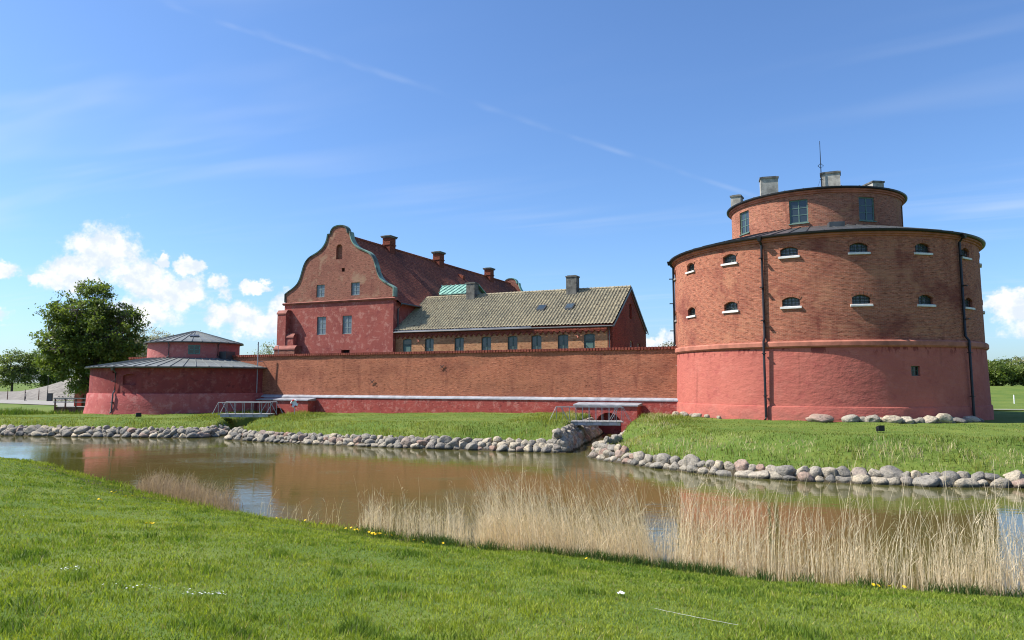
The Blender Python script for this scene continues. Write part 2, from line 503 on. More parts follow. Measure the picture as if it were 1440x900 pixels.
M_BLADE = attr_leaf('grass_blade', 0.35, 0.75, 1.0, (1.3, 1.35, 0.5), 0.12)
M_LEAF = attr_leaf('tree_leaf', 0.40, 0.5)
M_REED = attr_leaf('dry_reed', 0.38, 0.7, 0.95, (1.12, 1.06, 0.78))
M_BARK = plain('bark', (0.075, 0.060, 0.045), 0.95, 0.0, 0.4, 2.0)
M_BARKP = plain('pale_bark', (0.26, 0.24, 0.21), 0.95, 0.0, 0.3, 2.0)


def water_mat():
    m, t, b = mat('moat_water', 0.035, spec=0.5)
    b.inputs['IOR'].default_value = 1.333
    o = t.new('ShaderNodeNewGeometry').outputs['Position']
    a = t.noise(o, 0.06, 4, 0.6, 0.4)
    c = t.mix(t.ss(a, 0.35, 0.65), (0.078, 0.074, 0.018), (0.090, 0.075, 0.020))
    t.link(c, b.inputs['Base Color'])
    sc = t.scalev(o, (0.9, 2.2, 1))
    w1 = t.noise(sc, 1.6, 3, 0.55)
    w2 = t.noise(t.scalev(o, (2.0, 5.5, 1)), 2.0, 3, 0.6)
    gust = t.ss(t.noise(t.scalev(o, (0.10, 0.16, 1)), 1.0, 3, 0.55), 0.46, 0.64)
    h = t.math('ADD', t.math('MULTIPLY', w1, 0.35), t.math('MULTIPLY', t.math('MULTIPLY', w2, gust), 0.55))
    bump(t, b, h, 0.30, 0.05)
    return m


M_WATER = water_mat()
M_PATH = plain('pale_gravel_path', (0.27, 0.25, 0.215), 0.95, 0.0, 0.15, 0.8)
M_COB = plain('grey_cobble_slope', (0.19, 0.17, 0.145), 0.95, 0.0, 0.25, 0.9)


# ------------------------------------------------------------------ mesh helpers
class MB:
    def __init__(s, off=(0, 0, 0)):
        s.v = []
        s.f = []
        s.off = Vector(off)

    def add(s, vs, fs):
        k = len(s.v)
        s.v += [tuple(Vector(p) - s.off) for p in vs]
        s.f += [tuple(i + k for i in f) for f in fs]
        return s

    def box(s, x0, x1, y0, y1, z0, z1):
        return s.add([(x0, y0, z0), (x1, y0, z0), (x1, y1, z0), (x0, y1, z0), (x0, y0, z1), (x1, y0, z1), (x1, y1, z1), (x0, y1, z1)],
                     [(0, 3, 2, 1), (4, 5, 6, 7), (0, 1, 5, 4), (1, 2, 6, 5), (2, 3, 7, 6), (3, 0, 4, 7)])

    def prism(s, poly, y0, y1):
        """polygon in x,z (counter-clockwise seen from -y) extruded along y"""
        n = len(poly)
        vs = [(p[0], y0, p[1]) for p in poly] + [(p[0], y1, p[1]) for p in poly]
        fs = [tuple(range(n)), tuple(reversed(range(n, 2 * n)))]
        fs += [(i, i + n, (i + 1) % n + n, (i + 1) % n) for i in range(n)]
        return s.add(vs, fs)

    def prism_x(s, poly, x0, x1):
        """polygon in y,z extruded along x"""
        n = len(poly)
        vs = [(x0, p[0], p[1]) for p in poly] + [(x1, p[0], p[1]) for p in poly]
        fs = [tuple(reversed(range(n))), tuple(range(n, 2 * n))]
        fs += [(i, (i + 1) % n, (i + 1) % n + n, i + n) for i in range(n)]
        return s.add(vs, fs)

    def lathe(s, prof, seg=128, cx=0, cy=0):
        """closed profile of (r,z) points spun about the z axis; first and last r may be 0"""
        n = len(prof)
        vs = []
        for k in range(seg):
            a = 2 * math.pi * k / seg
            vs += [(cx + r * math.cos(a), cy + r * math.sin(a), z) for r, z in prof]
        fs = []
        for k in range(seg):
            k2 = (k + 1) % seg
            for i in range(n - 1):
                fs.append((k * n + i, k2 * n + i, k2 * n + i + 1, k * n + i + 1))
        return s.add(vs, fs)

    def ring(s, prof, seg=128):
        """closed loop profile spun about z"""
        return s.lathe(list(prof) + [prof[0]], seg)

    def tube(s, pts, rad, n=6, cap=True):
        pts = [Vector(p) for p in pts]
        m = len(pts)
        rads = rad if hasattr(rad, '__len__') else [rad] * m
        vs = []
        for i, p in enumerate(pts):
            d = (pts[min(i + 1, m - 1)] - pts[max(i - 1, 0)])
            d = d.normalized() if d.length > 1e-9 else Vector((0, 0, 1))
            a = d.cross(Vector((0, 0, 1)))
            if a.length < 0.05: a = d.cross(Vector((1, 0, 0)))
            a.normalize()
            b = d.cross(a)
            for k in range(n):
                t = 2 * math.pi * k / n
                vs.append(p + (a * math.cos(t) + b * math.sin(t)) * rads[i])
        fs = []
        for i in range(m - 1):
            for k in range(n):
                fs.append((i * n + k, i * n + (k + 1) % n, (i + 1) * n + (k + 1) % n, (i + 1) * n + k))
        if cap:
            fs.append(tuple(range(n)))
            fs.append(tuple((m - 1) * n + k for k in reversed(range(n))))
        return s.add(vs, fs)

    def mesh(s, name, m, smooth=False):
        me = bpy.data.meshes.new(name)
        me.from_pydata(s.v, [], s.f)
        bm = bmesh.new()
        bm.from_mesh(me)
        bmesh.ops.remove_doubles(bm, verts=bm.verts, dist=1e-5)
        bmesh.ops.recalc_face_normals(bm, faces=bm.faces)
        bm.to_mesh(me)
        bm.free()
        for mm in (m if isinstance(m, (list, tuple)) else [m]):
            me.materials.append(mm)
        if smooth:
            me.polygons.foreach_set('use_smooth', [True] * len(me.polygons))
            try:
                me.set_sharp_from_angle(angle=R(35))
            except Exception:
                pass
        me.update()
        return me

    def build(s, name, m, parent=None, smooth=False, loc=None, rotz=0.0):
        return link(name, s.mesh(name, m, smooth), parent, loc, rotz)


def link(name, me, parent=None, loc=None, rotz=0.0):
    o = bpy.data.objects.new(name, me)
    COL.objects.link(o)
    if parent is not None: o.parent = parent
    if loc is not None: o.location = loc
    if rotz: o.rotation_euler[2] = rotz
    return o


def tag(o, label=None, cat=None, group=None, kind=None):
    if label: o['label'] = label
    if cat: o['category'] = cat
    if group: o['group'] = group
    if kind: o['kind'] = kind
    return o


def empty(name, loc, rz=0.0, label=None, cat=None, group=None):
    o = bpy.data.objects.new(name, None)
    o.empty_display_size = 0.3
    COL.objects.link(o)
    o.location = loc
    o.rotation_euler[2] = rz
    return tag(o, label, cat, group)


def cut(o, cutter_mb):
    """carve real openings into a wall"""
    cme = cutter_mb.mesh('cutter', M_DARK)
    co = bpy.data.objects.new('cutter', cme)
    COL.objects.link(co)
    co.parent = o.parent
    md = o.modifiers.new('openings', 'BOOLEAN')
    md.object = co
    md.operation = 'DIFFERENCE'
    md.solver = 'EXACT'
    dg = bpy.context.evaluated_depsgraph_get()
    dg.update()
    nm = bpy.data.meshes.new_from_object(o.evaluated_get(dg))
    o.modifiers.clear()
    if len(nm.polygons) > 4:
        o.data = nm
    bpy.data.objects.remove(co)
    return o


def arch_poly(w, h, rise, n=10, z0=0.0, x0=0.0):
    """outline of an opening w wide, h high to the crown, with a segmental head"""
    p = [(x0 - w / 2, z0), (x0 + w / 2, z0)]
    if rise <= 0:
        return p + [(x0 + w / 2, z0 + h), (x0 - w / 2, z0 + h)]
    rr = (w * w / 4 + rise * rise) / (2 * rise)
    a0 = math.asin(min(1, (w / 2) / rr))
    for i in range(n + 1):
        a = a0 - 2 * a0 * i / n
        p.append((x0 + rr * math.sin(a), z0 + h - rr + rr * math.cos(a)))
    return p


WIN = {}


def win_meshes(key, w, h, cols, rows, rise, fm, gm, fw=0.07, mw=0.035, sill=None, back=0.10):
    """frame with glazing bars, the glass behind it and a sill; origin at the middle of the bottom edge, wall face at y=0"""
    if key in WIN: return WIN[key]
    outer = arch_poly(w, h, rise)
    inner = arch_poly(w - 2 * fw, h - 2 * fw, max(0, rise * (w - 2 * fw) / w), z0=fw)
    n = len(outer)
    mb = MB()
    vs = [(p[0], back, p[1]) for p in outer] + [(p[0], back, p[1]) for p in inner] + \
         [(p[0], back + 0.06, p[1]) for p in outer] + [(p[0], back + 0.06, p[1]) for p in inner]
    fs = []
    for i in range(n):
        j = (i + 1) % n
        fs += [(i, j, j + n, i + n), (i + n, j + n, j + 3 * n, i + 3 * n), (i, i + 2 * n, j + 2 * n, j)]
    mb.add(vs, fs)
    for c in range(1, cols):
        x = -w / 2 + fw + (w - 2 * fw) * c / cols
        ww = mw * 1.7 if (cols % 2 == 0 and c == cols // 2) else mw
        mb.box(x - ww / 2, x + ww / 2, back + 0.004, back + 0.05, fw * 0.9, h - fw * 0.9)
    for r in range(1, rows):
        z = fw + (h - 2 * fw - rise * 0.5) * r / rows
        mb.box(-w / 2 + fw * 0.9, w / 2 - fw * 0.9, back + 0.008, back + 0.045, z - mw / 2, z + mw / 2)
    fme = mb.mesh('window', fm)
    gb = MB()
    gb.prism(arch_poly(w - fw, h - fw, rise * 0.95, z0=fw / 2), back + 0.035, back + 0.042)
    gme = gb.mesh('pane', gm)
    sme = None
    if sill:
        d, t, over, sm = sill
        sb = MB()
        sb.prism_x([(-d, -t), (0.05, -t), (0.05, 0.02), (-d, -0.03)], -w / 2 - over, w / 2 + over)
        sme = sb.mesh('sill', sm)
    WIN[key] = (fme, gme, sme)
    return WIN[key]


def put_window(meshes, parent, loc, rotz=0.0, name='window'):
    o = link(name, meshes[0], parent, loc, rotz)
    link('pane', meshes[1], o)
    if meshes[2]: link('sill', meshes[2], o)
    return o


# castle frame: s runs along the curtain wall to the right, w goes back behind it
CANG = math.atan2(-0.453, 1)
CU = Vector((math.cos(CANG), math.sin(CANG), 0))
CV = Vector((-math.sin(CANG), math.cos(CANG), 0))
CO = Vector((12.8, 58.2, 0))


def cw(s, w, z=0.0):
    return CO + CU * s + CV * w + Vector((0, 0, z))


# ------------------------------------------------------------------ ground and water
WZ = -1.6
# waterlines (plan, metres); land lies behind the far ones, and on the camera's side of the near one
BANK_L = [(-140, 88), (-60, 62.5), (-48, 59.6), (-39.8, 57.7), (-33.4, 56.3), (-27.3, 55.4), (-23.6, 54.9), (-22.7, 55.6), (-22.8, 60), (-23.8, 74.6)]
BANK_M = [(-22.1, 74.6), (-21.1, 60), (-20.9, 55), (-20.4, 53.4), (-15.5, 50.6), (-10.1, 48.1), (-5.5, 46.2), (-0.85, 44.7), (2.4, 43.6), (3.1, 43.6), (3.5, 44.6), (4.4, 49.0), (7.3, 60.6)]
BANK_R = [(9.9, 59.4), (7.5, 49.2), (6.0, 43.6), (5.0, 42.0), (4.35, 41.3), (4.9, 39.3), (6.3, 36.9), (8.9, 33.5), (12.1, 31.2), (16.4, 29.8), (20.1, 29.35), (30, 28.6), (60, 27), (140, 26)]
NEAR = [(-140, 105), (-60, 63), (-40, 49.0), (-28.1, 40.9), (-23.75, 37.7), (-17.1, 31.5), (-14.05, 28.4), (-8.7, 23.55), (-6.0, 21.8), (-3.3, 20.3), (-1.24, 18.9), (1.0, 17.8), (2.86, 16.95), (5.54, 15.6), (7.95, 14.8), (9.65, 14.35), (16, 13.0), (30, 11), (60, 8), (140, 2)]


def poly_sd(px, py, poly):
    """signed distance to a polygon, positive inside"""
    poly = np.array(poly, float)
    n = len(poly)
    d = np.full(px.shape, 1e9)
    ins = np.zeros(px.shape, bool)
    for i in range(n):
        a, b = poly[i], poly[(i + 1) % n]
        ex, ey = b - a
        wx, wy = px - a[0], py - a[1]
        t = np.clip((wx * ex + wy * ey) / (ex * ex + ey * ey + 1e-12), 0, 1)
        d = np.minimum(d, np.hypot(wx - ex * t, wy - ey * t))
        c = ((a[1] <= py) & (b[1] > py)) | ((b[1] <= py) & (a[1] > py))
        with np.errstate(divide='ignore', invalid='ignore'):
            xi = a[0] + (py - a[1]) / (b[1] - a[1] + 1e-12) * ex
        ins ^= c & (px < xi)
    return np.where(ins, d, -d)


BIG = 5000
LAND = BANK_L + BANK_M + BANK_R + [(BIG, 26), (BIG, BIG), (-BIG, BIG), (-BIG, 1500)]
LAWN = NEAR + [(BIG, -60), (BIG, -BIG), (-BIG, -BIG), (-BIG, 1400)]


def pline_d(px, py, pl):
    d = np.full(px.shape, 1e9)
    for i in range(len(pl) - 1):
        (ax, ay), (bx, by) = pl[i], pl[i + 1]
        ex, ey = bx - ax, by - ay
        t = np.clip(((px - ax) * ex + (py - ay) * ey) / (ex * ex + ey * ey), 0, 1)
        d = np.minimum(d, np.hypot(px - ax - ex * t, py - ay - ey * t))
    return d


# walls of the two narrow channels that run back under the footbridges
CHAN = [BANK_L[-3:], BANK_M[:3], BANK_M[-4:-1] + [(7.3, 60.6), (9.9, 59.4)], BANK_R[:4]]
FRONT = [BANK_L[:-2], BANK_M[2:-3], BANK_R[3:]]


def sstep(x, a, b):
    t = np.clip((x - a) / (b - a), 0, 1)
    return t * t * (3 - 2 * t)


def vnoise(x, y, sc, seed=0):
    """cheap smooth value noise"""
    x = x * sc + seed * 13.7
    y = y * sc + seed * 7.3
    xi, yi = np.floor(x), np.floor(y)
    fx, fy = x - xi, y - yi
    fx = fx * fx * (3 - 2 * fx)
    fy = fy * fy * (3 - 2 * fy)

    def h(a, b):
        v = np.sin(a * 127.1 + b * 311.7) * 43758.5453
        return v - np.floor(v)
    return (h(xi, yi) * (1 - fx) + h(xi + 1, yi) * fx) * (1 - fy) + (h(xi, yi + 1) * (1 - fx) + h(xi + 1, yi + 1) * fx) * fy


def height(x, y, detail=True):
    df = poly_sd(x, y, LAND)
    dn = poly_sd(x, y, LAWN)
    zg = -0.50 + 0.50 * sstep(x, -24, 12)
    # the square beyond the small tower lies lower, the park behind the big tower rises to a mound
    zg = zg - 0.9 * sstep(-x, 34, 48) * sstep(y, 66, 86)
    zg = zg + 1.75 * sstep(y, 96, 132) * sstep(x, 20, 70)
    dfr = np.minimum.reduce([pline_d(x, y, p) for p in FRONT])
    dch = np.minimum.reduce([pline_d(x, y, p) for p in CHAN])
    zf = -1.12 + (zg + 1.12) * np.minimum(sstep(dfr, 0.15, 4.6), sstep(dch, 0.15, 0.75))
    zf = np.where(df < 0.3, WZ + (df + 0.25) / 0.55 * 0.48, zf)
    zf = np.maximum(zf, -2.6)
    zn = -1.66 + 2.56 * (1 - np.exp(-np.maximum(dn, 0) / 17.0 * 1.35)) / (1 - math.exp(-1.35))
    zn = np.minimum(zn, 1.25 + 0 * zn)
    zn = np.where(dn < 0, np.maximum(-1.66 + dn * 0.5, -2.6), zn)
    z = np.where(df > -0.6, zf, np.where(dn > -2, zn, -2.6))
    if detail:
        z = z + np.where(dn > 0.3, (vnoise(x, y, 0.35, 1) - 0.5) * 0.16 + (vnoise(x, y, 1.3, 2) - 0.5) * 0.05, 0)
        z = z + np.where(df > 0.8, (vnoise(x, y, 0.45, 3) - 0.5) * 0.14 + (vnoise(x, y, 1.4, 4) - 0.5) * 0.07, 0)
    return z


def axis(parts):
    out = []
    for a, b, st in parts:
        out += list(np.arange(a, b, st))
    return np.array(out)


def np_mesh(name, V, loops, sizes, mats, cols=None, smooth=False):
    me = bpy.data.meshes.new(name)
    V = np.asarray(V, np.float32)
    me.vertices.add(len(V))
    me.vertices.foreach_set('co', V.ravel())
    loops = np.asarray(loops, np.int32)
    sizes = np.asarray(sizes, np.int32)
    me.loops.add(len(loops))
    me.loops.foreach_set('vertex_index', loops)
    me.polygons.add(len(sizes))
    st = np.concatenate(([0], np.cumsum(sizes)[:-1])).astype(np.int32)
    me.polygons.foreach_set('loop_start', st)
    me.polygons.foreach_set('loop_total', sizes)
    if smooth: me.polygons.foreach_set('use_smooth', np.ones(len(sizes), bool))
    if cols is not None:
        at = me.color_attributes.new('Col', 'FLOAT_COLOR', 'POINT')
        c4 = np.ones((len(V), 4), np.float32)
        c4[:, :3] = cols
        at.data.foreach_set('color', c4.ravel())
    for m in mats: me.materials.append(m)
    me.update(calc_edges=True)
    me.validate()
    return me


xs = np.concatenate((-np.geomspace(4000, 62, 14), axis([(-60, -44, 1.5), (-44, 26, 0.3), (26, 60, 1.5)]), np.geomspace(60, 4000, 14)))
ys = np.concatenate((-np.geomspace(3000, 14, 10), axis([(-12, 2, 2.0), (2, 44, 0.3), (44, 62, 0.3), (62, 100, 2.0), (100, 200, 5)]), np.geomspace(200, 5000, 14)))
GX, GY = np.meshgrid(xs, ys)
GZ = height(GX, GY)
nx_, ny_ = len(xs), len(ys)
ii, jj = np.meshgrid(np.arange(nx_ - 1), np.arange(ny_ - 1))
q0 = (jj * nx_ + ii).ravel()
quads = np.stack((q0, q0 + 1, q0 + 1 + nx_, q0 + nx_), 1)
gme = np_mesh('ground', np.stack((GX.ravel(), GY.ravel(), GZ.ravel()), 1), quads.ravel(), np.full(len(quads), 4), [M_GND], smooth=True)
tag(link('ground', gme), kind='structure')

# keep the water sheet to the moat: a strip between the two banks
fl = BANK_L[:-1] + [(-24.0, 75), (-22.0, 75)] + BANK_M[1:-1] + [(7.2, 61.4), (10.3, 60.4)] + BANK_R[1:]
tri = bmesh.new()
loop = [(x, y + 0.9, WZ) if abs(x) > 30 else (x, y + 0.25, WZ) for x, y in fl] + [(x - 0.35, y - 0.9, WZ) for x, y in reversed(NEAR)]
vv = [tri.verts.new(p) for p in loop]
tf = tri.faces.new(vv)
bmesh.ops.triangulate(tri, faces=[tf])
bmesh.ops.recalc_face_normals(tri, faces=tri.faces)
if sum(f.normal.z for f in tri.faces) < 0:
    bmesh.ops.reverse_faces(tri, faces=tri.faces)
wme = bpy.data.meshes.new('water')
tri.to_mesh(wme)
tri.free()
wme.materials.append(M_WATER)
tag(link('water', wme), kind='structure')


def ribbon(name, pts, width, m, lift=0.02, sub=12):
    """a path laid on the ground"""
    P = []
    for i in range(len(pts) - 1):
        for k in range(sub):
            t = k / sub
            P.append((pts[i][0] * (1 - t) + pts[i + 1][0] * t, pts[i][1] * (1 - t) + pts[i + 1][1] * t))
    P.append(pts[-1])
    vs, fs = [], []
    for i, p in enumerate(P):
        a, b = P[max(0, i - 1)], P[min(len(P) - 1, i + 1)]
        d = Vector((b[0] - a[0], b[1] - a[1])).normalized()
        for k in range(5):
            o = (k / 4 - 0.5) * width
            x, y = p[0] - d.y * o, p[1] + d.x * o
            vs.append((x, y, float(height(np.array([x]), np.array([y]), False)[0]) + lift + 0.10))
    for i in range(len(P) - 1):
        for k in range(4):
            fs.append((i * 5 + k, i * 5 + k + 1, (i + 1) * 5 + k + 1, (i + 1) * 5 + k))
    mb = MB()
    mb.add(vs, fs)
    o = mb.build(name, m)
    return tag(o, kind='structure')


def gz(x, y):
    return float(height(np.array([float(x)]), np.array([float(y)]))[0])


def gz0(x, y):
    return float(height(np.array([float(x)]), np.array([float(y)]), False)[0])



# ------------------------------------------------------------------ round towers
def cone_panels(parent, r0, z0, r1, z1, n, m, a_off=0.0, skip=None, seam=0.05):
    """standing-seam sheets of a conical roof, each sheet its own piece"""
    da = 2 * math.pi / n
    h = da / 2
    mb = MB()
    mb.add([(r0 * math.cos(-h), r0 * math.sin(-h), z0), (r0 * math.cos(h), r0 * math.sin(h), z0),
            (r1 * math.cos(h), r1 * math.sin(h), z1), (r1 * math.cos(-h), r1 * math.sin(-h), z1)], [(0, 1, 2, 3)])
    w = seam * 0.5
    a = Vector((r0 * math.cos(-h), r0 * math.sin(-h), z0))
    b = Vector((r1 * math.cos(-h), r1 * math.sin(-h), z1))
    t = Vector((-math.sin(-h), math.cos(-h), 0)) * w
    up = Vector((0, 0, seam * 1.1))
    mb.add([a - t, a + t, a + t + up, a - t + up, b - t * .6, b + t * .6, b + t * .6 + up, b - t * .6 + up],
           [(0, 1, 2, 3), (4, 7, 6, 5), (1, 5, 6, 2), (2, 6, 7, 3), (3, 7, 4, 0)])
    me = mb.mesh('roof_panel', m)
    for k in range(n):
        link('roof_panel', me, parent, None, a_off + k * da)


def downpipe(parent, r_top, r_bot, z0, z1, ang, m, zlist=(), rad=0.075, r_eave=None, knees=None):
    mb = MB()
    c, s_ = math.cos(ang), math.sin(ang)
    pts = []
    if r_eave:
        pts += [(r_eave, z1 + 0.02), (r_eave, z1 - 0.14), (r_top, z1 - 0.5)]
    else:
        pts += [(r_top, z1)]
    for r, z in (knees or []):
        pts.append((r, z))
    pts += [(r_bot, z0 + 0.2), (r_bot + 0.16, z0 + 0.03)]
    mb.tube([(r * c, r * s_, z) for r, z in pts], rad, 8)
    o = mb.build('downpipe', m, parent, True)
    if r_eave:
        hb = MB()
        hb.add([(r_eave + dx_ * 0.16 * (1 if k else .6), dy_ * 0.16 * (1 if k else .6), z1 - 0.28 + 0.30 * k) for k in (0, 1) for dx_, dy_ in ((-1, -1), (1, -1), (1, 1), (-1, 1))],
               [(3, 2, 1, 0), (4, 5, 6, 7), (0, 1, 5, 4), (1, 2, 6, 5), (2, 3, 7, 6), (3, 0, 4, 7)])
        h = hb.build('hopper', m, o)
        h.rotation_euler[2] = ang
    for z in zlist:
        cb_ = MB()
        cb_.box(r_bot - 0.15, r_bot + 0.11, -0.10, 0.10, z - 0.03, z + 0.03)
        k = cb_.build('bracket', m, o)
        k.rotation_euler[2] = ang
    return o


TC = Vector((24.01, 57.27, 0))
tw = empty('cannon_tower', TC, 0, 'big round brick cannon tower with pink plastered base and stepped upper drum', 'tower')
SEG = 192
# plastered base, battered, with a low offset course
lb = MB()
lb.lathe([(0, -0.8), (11.16, -0.8), (11.14, 0.82), (11.11, 0.92), (11.05, 0.95), (10.97, 4.78), (0, 4.78)], SEG)
base = lb.build('plaster_base', M_TP, tw, True)
cb = MB()
a = R(277.6)
cb.prism(arch_poly(0.62, 0.62, 0, z0=2.9), -11.5, -10.5)
M3 = Matrix.Rotation(a - R(270), 3, 'Z')
cb.v = [tuple(M3 @ Vector(p)) for p in cb.v]
cut(base, cb)
put_window(win_meshes('sq', 0.62, 0.62, 2, 2, 0, M_DGRN, M_GLASSD, 0.05, 0.03, None, 0.22), tw, (11.02 * math.cos(a), 11.02 * math.sin(a), 2.9), a - R(270))
MB().ring([(10.9, 4.74), (11.06, 4.74), (11.14, 4.84), (11.14, 5.08), (11.05, 5.18), (10.9, 5.18)], SEG).build('string_course', M_BAND, tw, True)
# brick drum with two rows of slit windows
lb = MB()
lb.lathe([(0, 5.0), (10.93, 5.0), (10.9, 12.15), (0, 12.15)], SEG)
drum = lb.build('brick_wall', M_TB, tw, True)
cb = MB()
sl_m = win_meshes('slit', 1.12, 0.60, 4, 3, 0.20, M_DGRN, M_GLASSS, 0.05, 0.028, (0.13, 0.15, 0.11, M_SILL), 0.24)
spots = []
for k in range(16):
    aa = R(194.3 + 22.25 * k) if k < 6 else R(194.3 + 22.25 * 5 + 22.65 * (k - 5))
    for z in (10.82, 7.46):
        spots.append((aa, z))
for aa, z in spots:
    k = MB()
    k.prism(arch_poly(1.12, 0.62, 0.20, z0=z), -11.3, -10.42)
    rm = Matrix.Rotation(aa - R(270), 3, 'Z')
    cb.add([rm @ Vector(p) for p in k.v], k.f)
cut(drum, cb)
for aa, z in spots:
    o = put_window(sl_m, tw, (10.89 * math.cos(aa), 10.89 * math.sin(aa), z), aa - R(270))
if 'grille' not in WIN:
    g = MB()
    for i in range(5):
        x = -0.45 + 0.225 * i
        g.box(x - 0.012, x + 0.012, 0.10, 0.124, 0.0, 0.59)
    for i in range(2):
        g.box(-0.55, 0.55, 0.126, 0.146, 0.17 + 0.2 * i, 0.194 + 0.2 * i)
    WIN['grille'] = g.mesh('grille', M_BLACK)
for o in list(tw.children):
    if o.name.startswith('window') and o.data == sl_m[0]:
        link('grille', WIN['grille'], o)
# soldier-course lintels over the slits
lm = MB()
pl_ = arch_poly(1.12, 0.62, 0.20, 12)[2:]
n_ = len(pl_)
cxp = (0.0, -0.55)
out = []
for p in pl_:
    d = Vector((p[0] - cxp[0], p[1] - cxp[1])).normalized()
    out.append((p[0] + d.x * 0.22, p[1] + d.y * 0.22))
for i in range(n_ - 1):
    q = [pl_[i], out[i], out[i + 1], pl_[i + 1]]
    lm.prism(q[::-1], -0.035 - 0.008 * (i % 2), 0.1)
lme = lm.mesh('lintel', M_TB)
for aa, z in spots:
    link('lintel', lme, tw, (10.89 * math.cos(aa), 10.89 * math.sin(aa), z + 0.004), aa - R(270))
MB().ring([(10.85, 11.88), (10.99, 11.9), (10.99, 11.99), (11.13, 12.02), (11.13, 12.14), (10.85, 12.16)], SEG).build('cornice', M_BAND, tw, True)
MB().ring([(11.08, 12.145), (11.26, 12.125), (11.33, 12.18), (11.35, 12.28), (11.27, 12.30), (11.2, 12.22), (11.08, 12.22)], SEG).build('gutter', M_BLACK, tw, True)
rf = MB()
rf.lathe([(11.24, 12.22), (11.24, 12.25), (6.0, 13.58), (6.0, 13.45)], SEG)
roof1 = rf.build('roof', M_DKMET, tw, True)
cone_panels(roof1, 11.26, 12.275, 6.2, 13.60, 64, M_DKMET)
# low roof hatch and snow-light patch by the upper wall
hb = MB()
hb.box(-0.5, 0.5, -7.9, -7.2, 13.1, 13.5)
hb.build('roof_hatch', M_DKMET, tw).rotation_euler[2] = R(-12)
for z, aa in ((7.1, 172.3), (8.9, 229.7), (8.8, 300.2), (8.8, 357), (8.8, 54), (8.8, 111)):
    downpipe(tw, 11.05, 11.28, 0.0, 12.2, R(aa), M_BLACK, (1.6, 4.4, 6.6, 8.8, 10.8), 0.085, 11.36, [(11.05, 5.5), (11.26, 5.2)])
# upper drum
lb = MB()
lb.lathe([(0, 13.3), (6.25, 13.3), (6.25, 16.2), (0, 16.2)], SEG)
ud = lb.build('upper_brick_wall', M_TB2, tw, True)
cb = MB()
uw = win_meshes('upper', 1.28, 1.72, 2, 3, 0.0, M_GRN, M_GLASS, 0.09, 0.04, (0.10, 0.08, 0.06, M_GRN), 0.09)
ua = [194.4 + 43.7 * k for k in range(3)] + [282 + 45 * k for k in range(1, 6)]
for aa in ua:
    k = MB()
    k.prism(arch_poly(1.28, 1.72, 0.0, z0=13.92), -6.6, -5.95)
    rm = Matrix.Rotation(R(aa) - R(270), 3, 'Z')
    cb.add([rm @ Vector(p) for p in k.v], k.f)
cut(ud, cb)
for aa in ua:
    put_window(uw, tw, (6.22 * math.cos(R(aa)), 6.22 * math.sin(R(aa)), 13.92), R(aa) - R(270))
MB().ring([(6.2, 15.95), (6.34, 15.97), (6.34, 16.06), (6.46, 16.1), (6.46, 16.22), (6.2, 16.24)], SEG).build('upper_cornice', M_BAND, tw, True)
MB().ring([(6.42, 16.215), (6.56, 16.20), (6.62, 16.25), (6.63, 16.34), (6.56, 16.36), (6.5, 16.29), (6.42, 16.29)], SEG).build('upper_gutter', M_BLACK, tw, True)
rf = MB()
rf.lathe([(6.54, 16.27), (6.54, 16.31), (0.0, 17.1)], SEG)
roof2 = rf.build('upper_roof', M_DKMET, tw, True)
cone_panels(roof2, 6.56, 16.335, 0.1, 17.12, 32, M_DKMET)


def block_chimney(parent, x, y, w, d, z0, z1, rz, m, capm, name='chimney'):
    mb = MB()
    mb.box(-w / 2, w / 2, -d / 2, d / 2, z0, z1)
    mb.box(-w / 2 - 0.05, w / 2 + 0.05, -d / 2 - 0.05, d / 2 + 0.05, z0 - 0.02, z0 + 0.28)
    o = mb.build(name, m, parent, False, (x, y, 0), rz)
    mb = MB()
    mb.box(-w / 2 - 0.06, w / 2 + 0.06, -d / 2 - 0.06, d / 2 + 0.06, z1, z1 + 0.13)
    mb.box(-w / 2 + 0.1, w / 2 - 0.1, -d / 2 + 0.1, d / 2 - 0.1, z1 + 0.13, z1 + 0.2)
    mb.build('chimney_cap', capm, o)
    return o


for x, y, w, d, zt, rz in ((-5.15, 2.9, 0.8, 1.1, 17.85, -0.5), (-3.65, -0.5, 1.3, 0.95, 18.45, -0.25), (0.95, -1.2, 1.38, 0.95, 18.65, -0.42), (5.35, 0.9, 0.95, 1.3, 18.45, 0.1)):
    block_chimney(tw, x, y, w, d, 16.3, zt, rz, M_CON, M_COND)
mst = MB()
mst.tube([(0, 0, 0), (0, 0, 4.4)], [0.045, 0.02], 6)
mst.tube([(0, 0, 0), (0, 0, 0.5)], [0.18, 0.08], 8)
o = mst.build('lightning_mast', M_BLACK, tw, False, (0.1, -1.5, 16.9))
k = MB()
k.tube([(-0.22, 0, 2.4), (0, 0, 2.6), (0.22, 0, 2.4), (0, 0, 2.2), (-0.22, 0, 2.4)], 0.022, 5)
k.tube([(-0.12, 0, 1.3), (0.12, 0, 1.3)], 0.02, 5)
k.build('crosspiece', M_BLACK, o)
k = MB()
k.tube([(0, 0, 1.5), (-0.4, -0.3, 0.7), (-1.1, -0.9, -0.1)], 0.012, 4)
k.build('stay_wire', M_BLACK, o)

